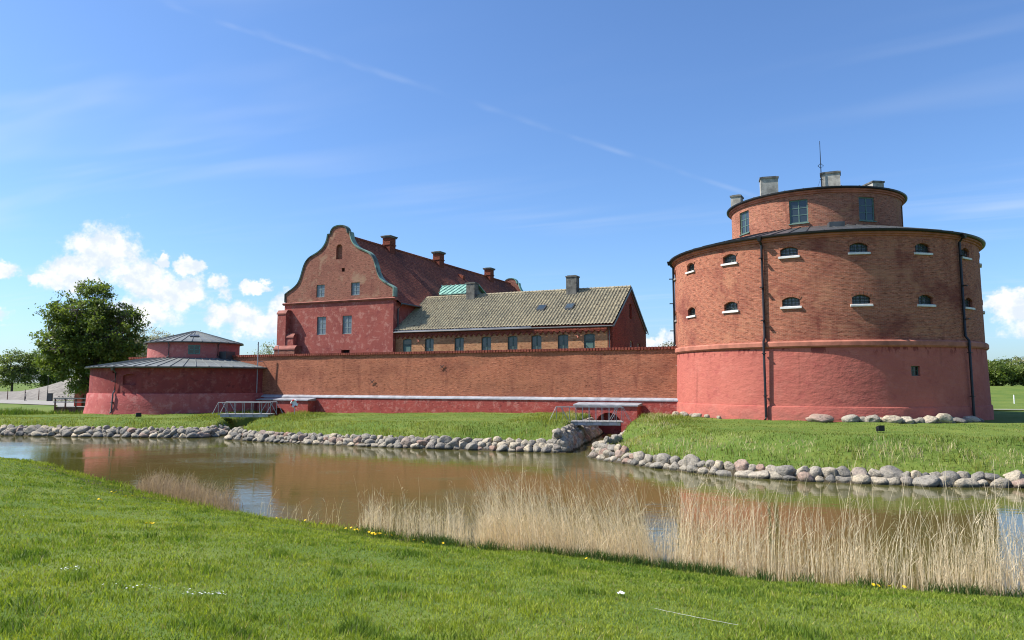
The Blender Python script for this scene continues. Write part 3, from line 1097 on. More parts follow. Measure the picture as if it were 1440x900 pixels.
# small tower, half sunk into the end of the curtain wall
SC2 = cw(-51.9, 0.0)
st = empty('gate_tower', (SC2.x, SC2.y, 0), 0, 'low round dark red tower with wide grey cone roof and small drum on top', 'tower')
lb = MB()
lb.lathe([(0, -1.2), (10.22, -1.2), (10.12, -0.45), (9.98, 0.2), (9.92, 1.30), (9.84, 1.42), (0, 1.42)], SEG)
lb.build('plaster_base', M_SP, st, True)
lb = MB()
lb.lathe([(0, 1.35), (9.74, 1.35), (9.72, 3.98), (0, 3.98)], SEG)
sw_ = lb.build('brick_wall', M_SR, st, True)
cb = MB()
niche = []
for aa, w, h, rise, z in ((R(258.5), 1.5, 1.05, 0.18, 2.25), (R(248.0), 0.7, 0.5, 0.0, 3.35)):
    k = MB()
    k.prism(arch_poly(w, h, rise, z0=z), -10.2, -9.50)
    rm = Matrix.Rotation(aa - R(270), 3, 'Z')
    cb.add([rm @ Vector(p) for p in k.v], k.f)
cut(sw_, cb)
MB().ring([(9.6, 3.86), (9.86, 3.9), (9.86, 4.0), (9.6, 4.0)], SEG).build('cornice', M_SR, st, True)
MB().ring([(10.02, 3.90), (10.22, 3.86), (10.26, 3.95), (10.16, 3.98), (10.02, 3.97)], SEG).build('gutter', M_DKMET, st, True)
rf = MB()
rf.lathe([(10.14, 3.95), (10.14, 3.99), (4.4, 4.98), (4.4, 4.8)], SEG)
r1 = rf.build('roof', M_GRMET, st, True)
cone_panels(r1, 10.17, 4.01, 4.5, 5.005, 56, M_GRMET, R(2), seam=0.06)
lb = MB()
lb.lathe([(0, 4.6), (4.62, 4.6), (4.6, 6.66), (0, 6.66)], 96)
du = lb.build('upper_wall', M_SU, st, True)
cb = MB()
uws = [293.0, 113.0, 23.0, 203.0]
for aa in uws:
    k = MB()
    k.prism(arch_poly(1.15, 0.98, 0.0, z0=5.35), -4.9, -4.4)
    rm = Matrix.Rotation(R(aa) - R(270), 3, 'Z')
    cb.add([rm @ Vector(p) for p in k.v], k.f)
cut(du, cb)
swm = win_meshes('smalltower', 1.15, 0.98, 2, 2, 0, M_GRN, M_GLASSD, 0.12, 0.09, None, 0.05)
for aa in uws:
    put_window(swm, st, (4.6 * math.cos(R(aa)), 4.6 * math.sin(R(aa)), 5.35), R(aa) - R(270))
MB().ring([(4.82, 6.57), (5.00, 6.55), (5.02, 6.63), (4.82, 6.65)], 96).build('upper_gutter', M_DKMET, st, True)
rf = MB()
rf.lathe([(4.94, 6.62), (4.94, 6.66), (0.25, 7.98), (0, 8.02)], 96)
r2 = rf.build('upper_roof', M_GRMET, st, True)
cone_panels(r2, 4.97, 6.675, 0.2, 8.01, 32, M_GRMET, R(3), seam=0.055)
hb = MB()
hb.prism_x([(-3.1, 7.2), (-2.5, 7.3), (-2.35, 7.52), (-3.1, 7.32)], -0.42, 0.42)
hb.build('roof_hatch', M_DKMET, st).rotation_euler[2] = R(22)
downpipe(st, 9.86, 10.12, -0.45, 3.9, R(249.5), M_DKMET, (0.6, 2.6), 0.07, 10.2, [(9.86, 1.7), (10.05, 1.4)])
for aa in (262.5, 322):
    mb = MB()
    c_, s_ = math.cos(R(aa)), math.sin(R(aa))
    mb.tube([(4.95 * c_, 4.95 * s_, 6.58), (4.72 * c_, 4.72 * s_, 6.35), (4.72 * c_, 4.72 * s_, 5.2), (5.0 * c_, 5.0 * s_, 5.0)], 0.06, 6)
    mb.build('downpipe', M_DKMET, st, True)
ab = MB()
ab.prism(arch_poly(1.2, 1.35, 0.0, z0=4.35), -0.7, 0.7)
o = ab.build('roof_box', M_DKMET, st, False, (4.9 * math.cos(R(332)), 4.9 * math.sin(R(332)), 0), R(332) - R(270))

# ------------------------------------------------------------------ curtain wall
wl = empty('curtain_wall', cw(0, 0), CANG, 'long orange brick curtain wall with painted red foot between the two round towers', 'wall')
L0, L1 = -62.0, 3.0
WT = 5.12
# slightly uneven face: a grid of columns and rows
mb = MB()
cols_ = np.arange(L0, L1 + 0.01, 1.0)
rows_ = np.array([-0.9, 0.9, 1.6, 2.4, 3.2, 4.0, 4.6, WT])
vs, fs = [], []
for j, z in enumerate(rows_):
    for i, s_ in enumerate(cols_):
        d = (mnoise.noise(Vector((s_ * 0.35, z * 0.6, 3.0))) * 0.05) + 0.03 * (1 - z / 5)
        vs.append((s_, -d if 0 < j else 0, z + (0.03 * mnoise.noise(Vector((s_ * 0.2, 8, 1))) if j == len(rows_) - 1 else 0)))
nc = len(cols_)
for j in range(len(rows_) - 1):
    for i in range(nc - 1):
        fs.append((j * nc + i, j * nc + i + 1, (j + 1) * nc + i + 1, (j + 1) * nc + i))
nb = len(vs)
for i, s_ in enumerate(cols_):
    vs += [(s_, 0.9, WT), (s_, 0.9, -0.9)]
for i in range(nc - 1):
    t0 = (len(rows_) - 1) * nc + i
    fs.append((t0, t0 + 1, nb + 2 * (i + 1), nb + 2 * i))
    fs.append((nb + 2 * i, nb + 2 * (i + 1), nb + 2 * (i + 1) + 1, nb + 2 * i + 1))
mb.add(vs, fs)
mb.build('brick_face', M_WB, wl, False)
mb = MB()
mb.box(L0, L1, -0.06, 0.96, WT + 0.035, WT + 0.10)
for i in range(int((L1 - L0) / 0.27)):
    s_ = L0 + 0.27 * i + 0.02
    mb.prism([(s_, WT - 0.02), (s_ + 0.2, WT - 0.02), (s_ + 0.2, WT + 0.16), (s_ + 0.15, WT + 0.215), (s_ + 0.05, WT + 0.215), (s_, WT + 0.16)], -0.13, 0.45)
mb.build('tile_coping', M_HR, wl)
mb = MB()
mb.box(L0, L1, -0.34, -0.02, -1.2, 1.02)
mb.build('red_plinth', M_WP, wl)
mb = MB()
for i in range(21):
    s0 = L0 + i * 3.1
    mb.prism_x([(-0.40, 1.0 - 0.004 * (i % 2)), (-0.385, 1.09), (-0.0, 1.26), (0.0, 1.02)], s0 + 0.006, s0 + 3.094)
mb.build('plinth_flashing', M_FLASH, wl)


def culvert(s0, s1, depth, zt, arch_s, arch_w, arch_h, z0):
    b_ = MB()
    b_.box(s0, s1, -depth, -0.36, z0, zt)
    o = b_.build('culvert_block', M_WP, wl)
    c_ = MB()
    c_.prism(arch_poly(arch_w, arch_h, arch_w * 0.36, z0=-1.75, x0=arch_s), -depth - 0.5, -0.5)
    cut(o, c_)
    v_ = MB()
    v_.box(s0 - 0.10, s1 + 0.10, -depth - 0.12, -0.39, zt, zt + 0.10)
    v_.prism_x([(-depth - 0.12, zt + 0.1), (-0.41, zt + 0.1), (-0.41, zt + 0.24)], s0 - 0.10, s1 + 0.10)
    v_.build('coping', M_FLASH, o)


culvert(-41.3, -35.0, 1.5, 0.72, -38.6, 1.9, 1.75, -1.9)
culvert(-7.7, -2.55, 1.7, 0.62, -4.9, 2.1, 1.85, -1.9)
# iron tie anchors in the face
for s_, z in ((-28.6, 2.55), (-21.0, 3.9)):
    mb = MB()
    mb.tube([(s_ - 0.2, -0.09, z - 0.15), (s_ + 0.22, -0.09, z + 0.16)], 0.028, 5)
    mb.tube([(s_ - 0.16, -0.11, z + 0.14), (s_ + 0.18, -0.11, z - 0.16)], 0.028, 5)
    mb.build('wall_anchor', M_BLACK, wl)

# white drainpipe where wall and small tower meet, with the ladder hoop above it
pp = empty('drain_pole', cw(-42.2, -0.75, -0.4), CANG, 'tall pale metal pole with square hoop beside the low red tower', 'pole')
mb = MB()
mb.tube([(0, 0, 1.2), (0, 0, 7.0)], 0.055, 8)
mb.build('pole', M_FLASH, pp, True)
mb = MB()
mb.tube([(0.25, 1.0, 5.4), (0.25, 1.0, 6.65), (1.75, 1.0, 6.65), (1.75, 1.0, 5.4)], 0.03, 6)
mb.build('hoop', M_FLASH, pp, True)
mb = MB()
mb.tube([(0, 0, 1.25), (0, 0.75, 1.25)], 0.04, 6)
mb.tube([(0, 0, 5.0), (0, 0.75, 5.0)], 0.04, 6)
mb.build('bracket', M_FLASH, pp, True)

# ------------------------------------------------------------------ castle house with curved gables
G0 = 6.0
GC = -37.65
HW = 7.27
HL = 46.0
ch = empty('castle_house', cw(GC, G0, 0), CANG, 'tall red castle house with curved gable and steep dark red tiled roof', 'house')
FZ = 11.22
# half outline of the gable, (distance from the middle, height)
HP = [(7.22, 11.45), (7.22, 12.38), (6.72, 12.66), (6.12, 12.98), (5.52, 13.46), (5.15, 14.1), (4.93, 14.75), (4.72, 15.35), (4.43, 15.88), (3.95, 16.32), (3.3, 16.62),
      (2.70, 16.90), (2.15, 17.30), (1.76, 17.8), (1.55, 18.32), (1.47, 18.76), (1.13, 18.76), (1.07, 19.05), (0.88, 19.33), (0.58, 19.54), (0.2, 19.62)]


def smooth_pts(P, n=3):
    out = [P[0], P[1]]
    for i in range(1, len(P) - 2):
        sharp = i in (14, 15)
        p0, p1, p2, p3 = P[i - 1], P[i], P[i + 1], P[i + 2]
        for k in range(1, n + 1):
            t = k / n
            if sharp or i in (1, 16):
                out.append((p1[0] * (1 - t) + p2[0] * t, p1[1] * (1 - t) + p2[1] * t))
            else:
                out.append(tuple(0.5 * ((2 * p1[j]) + (-p0[j] + p2[j]) * t + (2 * p0[j] - 5 * p1[j] + 4 * p2[j] - p3[j]) * t * t + (-p0[j] + 3 * p1[j] - 3 * p2[j] + p3[j]) * t ** 3) for j in (0, 1)))
    out.append(P[-1])
    return out


HPs = smooth_pts(HP)
full = [(x, z) for x, z in HPs] + [(-x, z) for x, z in reversed(HPs)]


def gable(y0, y1, cuts=True):
    mb = MB()
    mb.prism([(-HW, -0.5), (HW, -0.5), (HW, FZ - 0.12), (-HW, FZ - 0.12)], y0, y1)
    low = mb.build('gable_plaster_wall', M_GP, ch)
    mb = MB()
    mb.prism([(-7.22, FZ + 0.1), (7.22, FZ + 0.1)] + full, y0 + 0.02, y1)
    up = mb.build('gable_brick_wall', M_GB, ch)
    mb = MB()
    mb.prism_x([(y0 - 0.05, FZ - 0.13), (y0 - 0.16, FZ - 0.02), (y0 - 0.2, FZ + 0.06), (y0 - 0.06, FZ + 0.14), (y1, FZ + 0.14), (y1, FZ - 0.13)], -HW - 0.22, HW + 0.22)
    mb.build('frieze', M_FRI, ch)
    # copper coping following the curve
    vs, fs = [], []
    n = len(full)
    for i, p in enumerate(full):
        a_, b_ = full[max(0, i - 1)], full[min(n - 1, i + 1)]
        d = Vector((b_[0] - a_[0], b_[1] - a_[1]))
        d.normalize()
        nrm = Vector((d.y, -d.x))
        for (o_, yy) in ((-0.05, y0 - 0.06), (0.07, y0 - 0.10), (0.11, y0 + 0.05), (0.11, y1 + 0.08), (-0.05, y1 + 0.05)):
            vs.append((p[0] + nrm.x * o_, yy, p[1] + nrm.y * o_))
    for i in range(n - 1):
        for k in range(5):
            fs.append((i * 5 + k, i * 5 + (k + 1) % 5, (i + 1) * 5 + (k + 1) % 5, (i + 1) * 5 + k))
    fs += [tuple(range(5)), tuple((n - 1) * 5 + k for k in reversed(range(5)))]
    mb = MB()
    mb.add(vs, fs)
    mb.build('gable_coping', M_COP if not cuts else M_COPC, ch, True)
    return low, up


def coping_mat():
    m, t, b = mat('patinated_coping', 0.55)
    o = t.new('ShaderNodeTexCoord').outputs['Object']
    f = t.noise(o, 0.7, 4, 0.6)
    t.link(t.mix(t.ss(f, 0.40, 0.58), (0.075, 0.085, 0.07), (0.19, 0.30, 0.235)), b.inputs['Base Color'])
    return m


M_COPC = coping_mat()
low, up = gable(0.0, 0.55)
gw1 = win_meshes('gable_small', 1.12, 1.40, 2, 3, 0, M_GRY, M_GLASSP, 0.09, 0.04, None, 0.10)
gw2 = win_meshes('gable_tall', 1.22, 1.98, 2, 3, 0, M_GRY, M_GLASSP, 0.10, 0.05, None, 0.10)
cl_, cu_ = MB(), MB()
lows = [(-39.7, 7.66, 1.22, 1.98), (-36.27, 7.66, 1.22, 1.98)]
ups = [(-39.97, 11.80, 1.12, 1.40), (-35.30, 11.80, 1.12, 1.40)]
for s_, z, w, h in lows: cl_.prism(arch_poly(w, h, 0, z0=z, x0=s_ - GC), -0.4, 0.32)
cl_.prism(arch_poly(1.1, 0.8, 0, z0=5.15, x0=-36.4 - GC), -0.4, 0.40)
for s_, z, w, h in ups: cu_.prism(arch_poly(w, h, 0, z0=z, x0=s_ - GC), -0.4, 0.32)
cu_.prism(arch_poly(0.82, 1.66, 0.40, z0=15.88, x0=0.10), -0.4, 0.30)
cu_.prism(arch_poly(0.40, 0.42, 0.0, z0=14.46, x0=0.69), -0.4, 0.45)
cut(low, cl_)
cut(up, cu_)
for s_, z, w, h in lows: put_window(gw2, ch, (s_ - GC, 0, z))
for s_, z, w, h in ups: put_window(gw1, ch, (s_ - GC, 0.02, z))
for s_, w, y in ((-36.4, 1.1, 0.36), (-36.96, 0.40, 0.43)):
    z, h = (5.15, 0.8) if w > 1 else (14.46, 0.42)
    mb = MB()
    mb.box(s_ - GC - w / 2, s_ - GC + w / 2, y, y + 0.02, z, z + h)
    mb.build('dark_opening', M_DARK, ch)
gable(HL - 0.55, HL, False)
# long side walls
for sgn in (1, -1):
    mb = MB()
    x0, x1 = sorted((sgn * HW - sgn * 0.02, sgn * (HW - 0.6)))
    mb.box(x0, x1, 0.56, HL - 0.56, -0.5, FZ - 0.3)
    o = mb.build('side_wall', M_GP, ch)
    if sgn == 1:
        c_ = MB()
        k = MB()
        k.prism(arch_poly(1.6, 2.3, 0.7, z0=7.4), -0.5, 0.3)
        rm = Matrix.Rotation(R(90), 3, 'Z')
        for yy in (3.2, 8.0, 13, 18, 23, 28, 33, 38):
            c_.add([rm @ Vector(p) + Vector((HW, yy, 0)) for p in k.v], k.f)
        cut(o, c_)
        sw2 = win_meshes('side_arch', 1.6, 2.3, 2, 3, 0.7, M_GRY, M_GLASSD, 0.10, 0.05, None, 0.14)
        for yy in (3.2, 8.0, 13, 18, 23, 28, 33, 38):
            put_window(sw2, ch, (HW - 0.02, yy, 7.4), R(90))
# roof: steep slope with a flatter kick at the eaves, sagging a little with age
RZ = 18.75
for sgn in (1, -1):
    prof = [(HW + 0.55, 10.75), (HW + 0.05, 11.08), (HW - 0.6, 11.62), (HW - 1.3, 12.35), (5.0, 13.40), (4.0, 14.45), (3.0, 15.55), (2.0, 16.62), (1.0, 17.70), (0.0, RZ)]
    ny2 = 60
    vs, fs = [], []
    for j in range(ny2 + 1):
        yy = 0.60 + (HL - 1.2) * j / ny2
        for i, (x, z) in enumerate(prof):
            sg = mnoise.noise(Vector((yy * 0.22, x * 0.5, sgn * 5))) * 0.26 * (0.25 if i in (0, len(prof) - 1) else 1)
            vs.append((sgn * x, yy, z + sg))
    npf = len(prof)
    for j in range(ny2):
        for i in range(npf - 1):
            fs.append((j * npf + i, j * npf + i + 1, (j + 1) * npf + i + 1, (j + 1) * npf + i))
    # thickness at the eaves
    k0 = len(vs)
    for j in range(ny2 + 1):
        x, yy, z = vs[j * npf]
        vs.append((x - sgn * 0.08, yy, z - 0.16))
    for j in range(ny2):
        fs.append((j * npf, (j + 1) * npf, k0 + j + 1, k0 + j))
    mb = MB()
    mb.add(vs, fs)
    mb.build('roof_slope', M_TILE, ch, True)
mb = MB()
for j in range(110):
    yy = 0.6 + 0.406 * j
    mb.tube([(0, yy, RZ + 0.0), (0, yy + 0.40, RZ + 0.02)], [0.15, 0.17], 8)
mb.build('ridge_tiles', M_TILE, ch)
# rain pipe and gutter at the corner
mb = MB()
mb.tube([(HW + 0.62, 0.6, 10.72), (HW + 0.62, HL - 0.6, 10.72)], 0.09, 6)
mb.build('gutter', M_DKMET, ch)
mb = MB()
mb.tube([(HW + 0.6, 0.75, 10.7), (HW + 0.1, 0.75, 10.2), (HW + 0.1, 0.75, -0.4)], 0.075, 6)
mb.build('downpipe', M_DKMET, ch)
for yy, dx_ in ((9.4, 0.25), (21.3, 0.25), (36.9, 0.25)):
    mb = MB()
    w, d = 0.52, 0.62
    mb.box(-w, w, -d, d, 17.0, 19.85)
    o = mb.build('chimney', M_REDCH, ch, False, (dx_, yy, 0))
    mb = MB()
    mb.box(-w - 0.14, w + 0.14, -d - 0.14, d + 0.14, 19.85, 20.0)
    mb.box(-w - 0.2, w + 0.2, -d - 0.2, d + 0.2, 20.0, 20.1)
    mb.box(-w + 0.08, w - 0.08, -d + 0.08, d - 0.08, 20.1, 20.18)
    mb.build('chimney_cap', M_COND, o)
    mb = MB()
    mb.box(-w - 0.07, w + 0.07, -d - 0.07, d + 0.07, 18.95, 19.08)
    mb.build('string_course', M_REDCH, o)
for yy, xx in ((25.0, 1.3),):
    mb = MB()
    zz = RZ - 1.08 * xx
    mb.prism([(xx - 0.05, zz - 0.1), (xx + 0.75, zz - 0.75), (xx + 0.75, zz - 0.1), (xx + 0.05, zz + 0.22)], yy, yy + 0.6)
    mb.build('roof_vent', M_TILE, ch)
# copper roofed dormer low on the roof
dm = MB()
dm.prism_x([(13.2, 12.0), (19.6, 12.0), (19.6, 13.25), (16.4, 14.6), (13.2, 13.25)], 3.0, HW + 1.25)
dmo = dm.build('dormer', M_DKMET, ch)
dc = MB()
for sg in (-1, 1):
    pts = [(16.4, 14.72), (16.4 + sg * 3.55, 13.16), (16.4 + sg * 3.55, 13.06), (16.4, 14.6)]
    dc.prism_x(pts if sg > 0 else pts[::-1], 2.6, HW + 1.6)
    for i in range(9):
        xx = 2.9 + i * 0.68
        q = [(16.4, 14.72), (16.4 + sg * 3.55, 13.16), (16.4 + sg * 3.55, 13.25), (16.4, 14.81)]
        dc.prism_x(q if sg > 0 else q[::-1], xx, xx + 0.07)
dc.build('dormer_copper_roof', M_COP, dmo)
# stepped buttress on the outer corner
for (x0, x1, y0, z1, m_) in ((-7.55, -6.35, -0.8, 10.4, M_GP), (-6.34, -5.3, -0.7, 7.75, M_GP), (-7.6, -4.75, -1.1, 6.42, M_GB)):
    mb = MB()
    mb.prism_x([(y0, -0.5), (-0.01, -0.5), (-0.01, z1), (y0 * 0.75, z1 - 0.02), (y0, z1 - 0.35)], x0, x1)
    o = mb.build('buttress', m_, ch)
    mb = MB()
    mb.prism_x([(y0 - 0.06, z1 - 0.38), (y0 * 0.75, z1 - 0.02), (-0.012, z1), (-0.012, z1 + 0.12), (y0 * 0.75, z1 + 0.1), (y0 - 0.06, z1 - 0.24)], x0 - 0.07, x1 + 0.07)
    mb.build('buttress_cap', M_FRI, o)

# ------------------------------------------------------------------ long house with pantile roof
HS0, HS1, HF, HD = -30.35, -7.33, 6.45, 12.25
lh = empty('long_house', cw(HS0, HF, 0), CANG, 'low long brick house with lichen-pale pantile roof behind the curtain wall', 'house')
LL = HS1 - HS0
EZ, PZ = 7.95, 11.92
mb = MB()
mb.box(0, LL - 0.02, 0, 0.5, -0.5, EZ - 0.12)
fw_ = mb.build('front_wall', M_HB, lh)
wins = [(-28.92, 'door'), (-26.27, 'w'), (-22.80, 'w'), (-19.77, 'w'), (-16.92, 'w'), (-14.42, 'w'), (-11.71, 'w'), (-9.11, 'door')]
cb = MB()
for s_, k in wins:
    cb.prism(arch_poly(1.06, 2.0, 0.10, z0=4.98, x0=s_ - HS0), -0.4, 0.36)
cut(fw_, cb)
hw_ = win_meshes('house_win', 1.06, 2.0, 2, 2, 0.10, M_DGRN, M_GLASS, 0.10, 0.08, (0.08, 0.08, 0.05, M_HB), 0.12)
for s_, k in wins:
    if k == 'w':
        put_window(hw_, lh, (s_ - HS0, 0, 4.98))
    else:
        d = MB()
        d.prism(arch_poly(1.06, 2.0, 0.10, z0=4.98), 0.10, 0.17)
        do = d.build('door', M_DGRN, lh, False, (s_ - HS0, 0, 0))
        p_ = MB()
        p_.box(-0.36, 0.36, 0.07, 0.099, 5.12, 6.22)
        p_.build('door_panel', M_GRN, do)
        f_ = MB()
        f_.box(-0.40, 0.40, 0.075, 0.099, 6.42, 6.82)
        f_.build('fanlight', M_GLASSD, do)
        g_ = MB()
        for xx in (-0.51, 0.45): g_.box(xx, xx + 0.06, 0.05, 0.12, 4.98, 6.88)
        g_.box(-0.45, 0.45, 0.05, 0.12, 6.28, 6.36)
        g_.build('door_frame', M_DGRN, do)
# two short angled brown pipes on the wall, no lamps
for s_ in (-27.55, -10.3):
    mb = MB()
    mb.tube([(s_ - HS0 - 0.1, 0.0, 6.95), (s_ - HS0 + 0.15, -0.28, 6.72)], 0.045, 6)
    mb.tube([(s_ - HS0 + 0.15, -0.28, 6.74), (s_ - HS0 + 0.22, -0.34, 6.6)], [0.05, 0.10], 8)
    mb.build('wall_pipe', M_BAND, lh)
# corbelled frieze under the eaves: a solid course with a row of pointed teeth
mb = MB()
mb.box(0.0, LL - 0.05, -0.16, -0.005, EZ - 0.62, EZ - 0.14)
nt = 40
tw_ = (LL - 0.1) / nt
for i in range(nt):
    x = 0.03 + i * tw_
    mb.prism([(x + tw_ * 0.02, EZ - 0.625), (x + tw_ * 0.5, EZ - 0.95), (x + tw_ * 0.98, EZ - 0.625)], -0.14, -0.005)
mb.build('corbel_frieze', M_HR, lh)
# end wall with gable
mb = MB()
mb.prism_x([(0.0, -0.5), (HD, -0.5), (HD, EZ - 0.1), (HD / 2, PZ - 0.12), (0.0, EZ - 0.1)], LL, LL + 0.5)
ew = mb.build('end_wall', M_HR, lh)
cb = MB()
ewin = [(HD / 2 + 0.05, 8.75, 0.85, 1.5), (6.3, 5.0, 1.0, 1.6), (9.2, 5.0, 1.0, 1.45)]
for y_, z, w, h in ewin:
    k = MB()
    k.prism(arch_poly(w, h, 0.08, z0=z), -0.4, 0.30)
    rm = Matrix.Rotation(R(90), 3, 'Z')
    cb.add([rm @ Vector(p) + Vector((LL + 0.5, y_, 0)) for p in k.v], k.f)
cut(ew, cb)
for i, (y_, z, w, h) in enumerate(ewin):
    put_window(win_meshes('end%d' % i, w, h, 2, 3, 0.08, M_SILL if i else M_HR, M_GLASSD, 0.08, 0.05, None, 0.12), lh, (LL + 0.5, y_, z), R(90))
mb = MB()
mb.box(0, LL - 0.02, HD - 0.5, HD, -0.5, EZ - 0.12)
mb.build('back_wall', M_HB, lh)


# pantile slopes: rolls running up the slope, courses stepping down it
def pantile(parent, x0, x1, y0, z0, y1, z1, pitch, rows, name):
    ncol = int(round((x1 - x0) / pitch))
    sub = 8
    xsn = ncol * sub + 1
    slope = Vector((0, y1 - y0, z1 - z0))
    Ls = slope.length
    d = slope / Ls
    nrm = Vector((0, -d.z, d.y)) if d.y > 0 else Vector((0, d.z, -d.y))
    if nrm.z < 0: nrm = -nrm
    V, F = [], []
    for r in range(rows):
        for e, (t, lift) in enumerate(((r / rows, 0.055), ((r + 1.0) / rows, 0.0))):
            for i in range(xsn):
                ph = (i % sub) / sub
                wv_ = 0.085 * (0.5 + 0.5 * math.cos(2 * math.pi * ph)) ** 2.2
                col = i // sub
                jx = 0.016 * math.sin(col * 12.9 + r * 78.2)
                jz = 0.007 * math.sin(col * 4.1 + r * 37.7) + 0.006 * math.sin(col * 1.7)
                p = Vector((x0 + (x1 - x0) * i / (xsn - 1) + jx, y0, z0)) + d * (t * Ls) + nrm * (lift + wv_ + jz)
                V.append(tuple(p))
    for r in range(rows):
        b0 = (2 * r) * xsn
        for i in range(xsn - 1):
            F.append((b0 + i, b0 + i + 1, b0 + xsn + i + 1, b0 + xsn + i))
        if r + 1 < rows:
            c0 = (2 * r + 1) * xsn
            e0 = (2 * r + 2) * xsn
            for i in range(xsn - 1):
                F.append((c0 + i, c0 + i + 1, e0 + i + 1, e0 + i))
    me = np_mesh(name, V, np.array(F).ravel(), np.full(len(F), 4), [M_PAN], smooth=False)
    return link(name, me, parent)


ov = 0.26
sl_ = (PZ - EZ) / (HD / 2)
pantile(lh, 0.0, LL + 0.62, -ov, EZ - ov * sl_ * 0.7, HD / 2, PZ, 0.335, 17, 'pantile_slope')
pantile(lh, 0.0, LL + 0.62, HD + ov, EZ - ov * sl_ * 0.7, HD / 2, PZ, 0.335, 17, 'pantile_slope')
mb = MB()
mb.prism_x([(-ov + 0.1, EZ - 0.33), (HD / 2, PZ - 0.1), (HD + ov - 0.1, EZ - 0.33), (HD - 0.3, EZ - 0.33), (HD / 2, PZ - 0.45), (0.3, EZ - 0.33)], 0.01, LL + 0.58)
mb.build('roof_boards', M_WOOD, lh)
mb = MB()
for j in range(58):
    xx = 0.05 + 0.406 * j
    mb.tube([(xx, HD / 2, PZ + 0.03), (xx + 0.41, HD / 2, PZ + 0.05)], [0.14, 0.16], 8)
mb.build('ridge_tiles', M_PAN, lh)
mb = MB()
mb.tube([(-0.05, -ov - 0.1, EZ - 0.30), (LL + 0.6, -ov - 0.1, EZ - 0.34)], 0.085, 8)
mb.build('gutter', M_DKMET, lh)
mb = MB()
mb.prism_x([(-ov - 0.02, EZ - 0.36), (-ov + 0.06, EZ - 0.36), (-ov + 0.06, EZ - 0.1), (-ov - 0.02, EZ - 0.14)], 0, 15.5)
mb.build('fascia', M_FLASH, lh)
for sgn in (1,):
    mb = MB()
    mb.prism_x([(-ov - 0.1, EZ - 0.42), (HD / 2, PZ - 0.20), (HD + ov + 0.1, EZ - 0.42), (HD + ov + 0.1, EZ - 0.22), (HD / 2, PZ + 0.05), (-ov - 0.1, EZ - 0.22)], LL + 0.63, LL + 0.69)
    mb.build('bargeboard', M_DKMET, lh)
mb = MB()
mb.tube([(LL + 0.2, -ov - 0.1, EZ - 0.34), (LL + 0.2, -0.1, EZ - 0.75), (LL + 0.2, -0.1, 0.0)], 0.065, 6)
mb.build('downpipe', M_DKMET, lh)
for s0, s1, zt in ((-24.85, -23.85, 13.15), (-13.3, -12.2, 13.2)):
    block_chimney(lh, (s0 + s1) / 2 - HS0, HD / 2 - 0.35, s1 - s0, 0.95, 10.9, zt, 0, M_COND, M_COND)
for s_ in (-15.0, -12.0):
    yy = 2.75
    zz = EZ + sl_ * yy
    mb = MB()
    for k, (w, d) in enumerate(((0.42, 0.42),)):
        mb.prism_x([(yy - d, zz - sl_ * d + 0.06), (yy + d, zz + sl_ * d + 0.06), (yy + d, zz + sl_ * d + 0.24), (yy - d, zz - sl_ * d + 0.24)], s_ - HS0 - w, s_ - HS0 + w)
    o = mb.build('skylight', M_DKMET, lh)
    mb = MB()
    d = 0.33
    mb.prism_x([(yy - d, zz - sl_ * d + 0.243), (yy + d, zz + sl_ * d + 0.243), (yy + d, zz + sl_ * d + 0.255), (yy - d, zz - sl_ * d + 0.255)], s_ - HS0 - d, s_ - HS0 + d)
    mb.build('pane', M_GLASS, o)


# ------------------------------------------------------------------ far setting: paths, square, ramp
ribbon('gravel_path', [(34, 68), (46, 65.5), (70, 62), (130, 55)], 1.7, M_PATH, 0.0)
ribbon('square', [(-200, 205), (-120, 158), (-92, 143), (-70, 128), (-60, 112)], 15.0, M_PATH, 0.0, 16)


def ramp():
    vs, fs = [], []
    nx2, ny2 = 40, 8
    for j in range(ny2 + 1):
        t = j / ny2
        for i in range(nx2 + 1):
            x = -160 + 95 * i / nx2
            top = 0.2 + 6.2 * sstep(np.array(x), -124, -92)
            prof = float(sstep(np.array(t), 0.0, 1.15))
            y = 165 - (x + 120) * 0.22 + 17 * t
            z = -1.5 + (float(top) + 1.5) * prof / float(sstep(np.array(1.0), 0, 1.15)) + 0.10 * mnoise.noise(Vector((x * 0.3, t * 4, 0)))
            vs.append((x, y, z))
    n = nx2 + 1
    for j in range(ny2):
        for i in range(nx2):
            fs.append((j * n + i, j * n + i + 1, (j + 1) * n + i + 1, (j + 1) * n + i))
    mb = MB()
    mb.add(vs, fs)
    return tag(mb.build('cobbled_slope', M_COB, None, True), kind='structure')


ramp()

# ------------------------------------------------------------------ stone edging of the moat
def boulder_mesh(seed):
    rr = random.Random(seed)
    bm = bmesh.new()
    bmesh.ops.create_icosphere(bm, subdivisions=3, radius=1.0)
    cuts = []
    for _ in range(rr.randint(9, 13)):
        d = Vector((rr.gauss(0, 1), rr.gauss(0, 1), rr.gauss(0, 1))).normalized()
        cuts.append((d, rr.uniform(0.58, 0.88)))
    so_ = Vector((rr.uniform(0, 99), rr.uniform(0, 99), 0))
    for v in bm.verts:
        p = v.co.copy()
        for d, k in cuts:
            e = p.dot(d) - k
            if e > 0: p -= d * e * 0.94
        p *= 1.0 + 0.22 * mnoise.noise(p * 1.3 + so_) + 0.06 * mnoise.noise(p * 4.0 + so_)
        p *= 1.16
        v.co = p
    me = bpy.data.meshes.new('stone')
    bm.to_mesh(me)
    bm.free()
    me.polygons.foreach_set('use_smooth', [True] * len(me.polygons))
    me.materials.append(M_STONE)
    return me


BOULD = [boulder_mesh(100 + i) for i in range(12)]


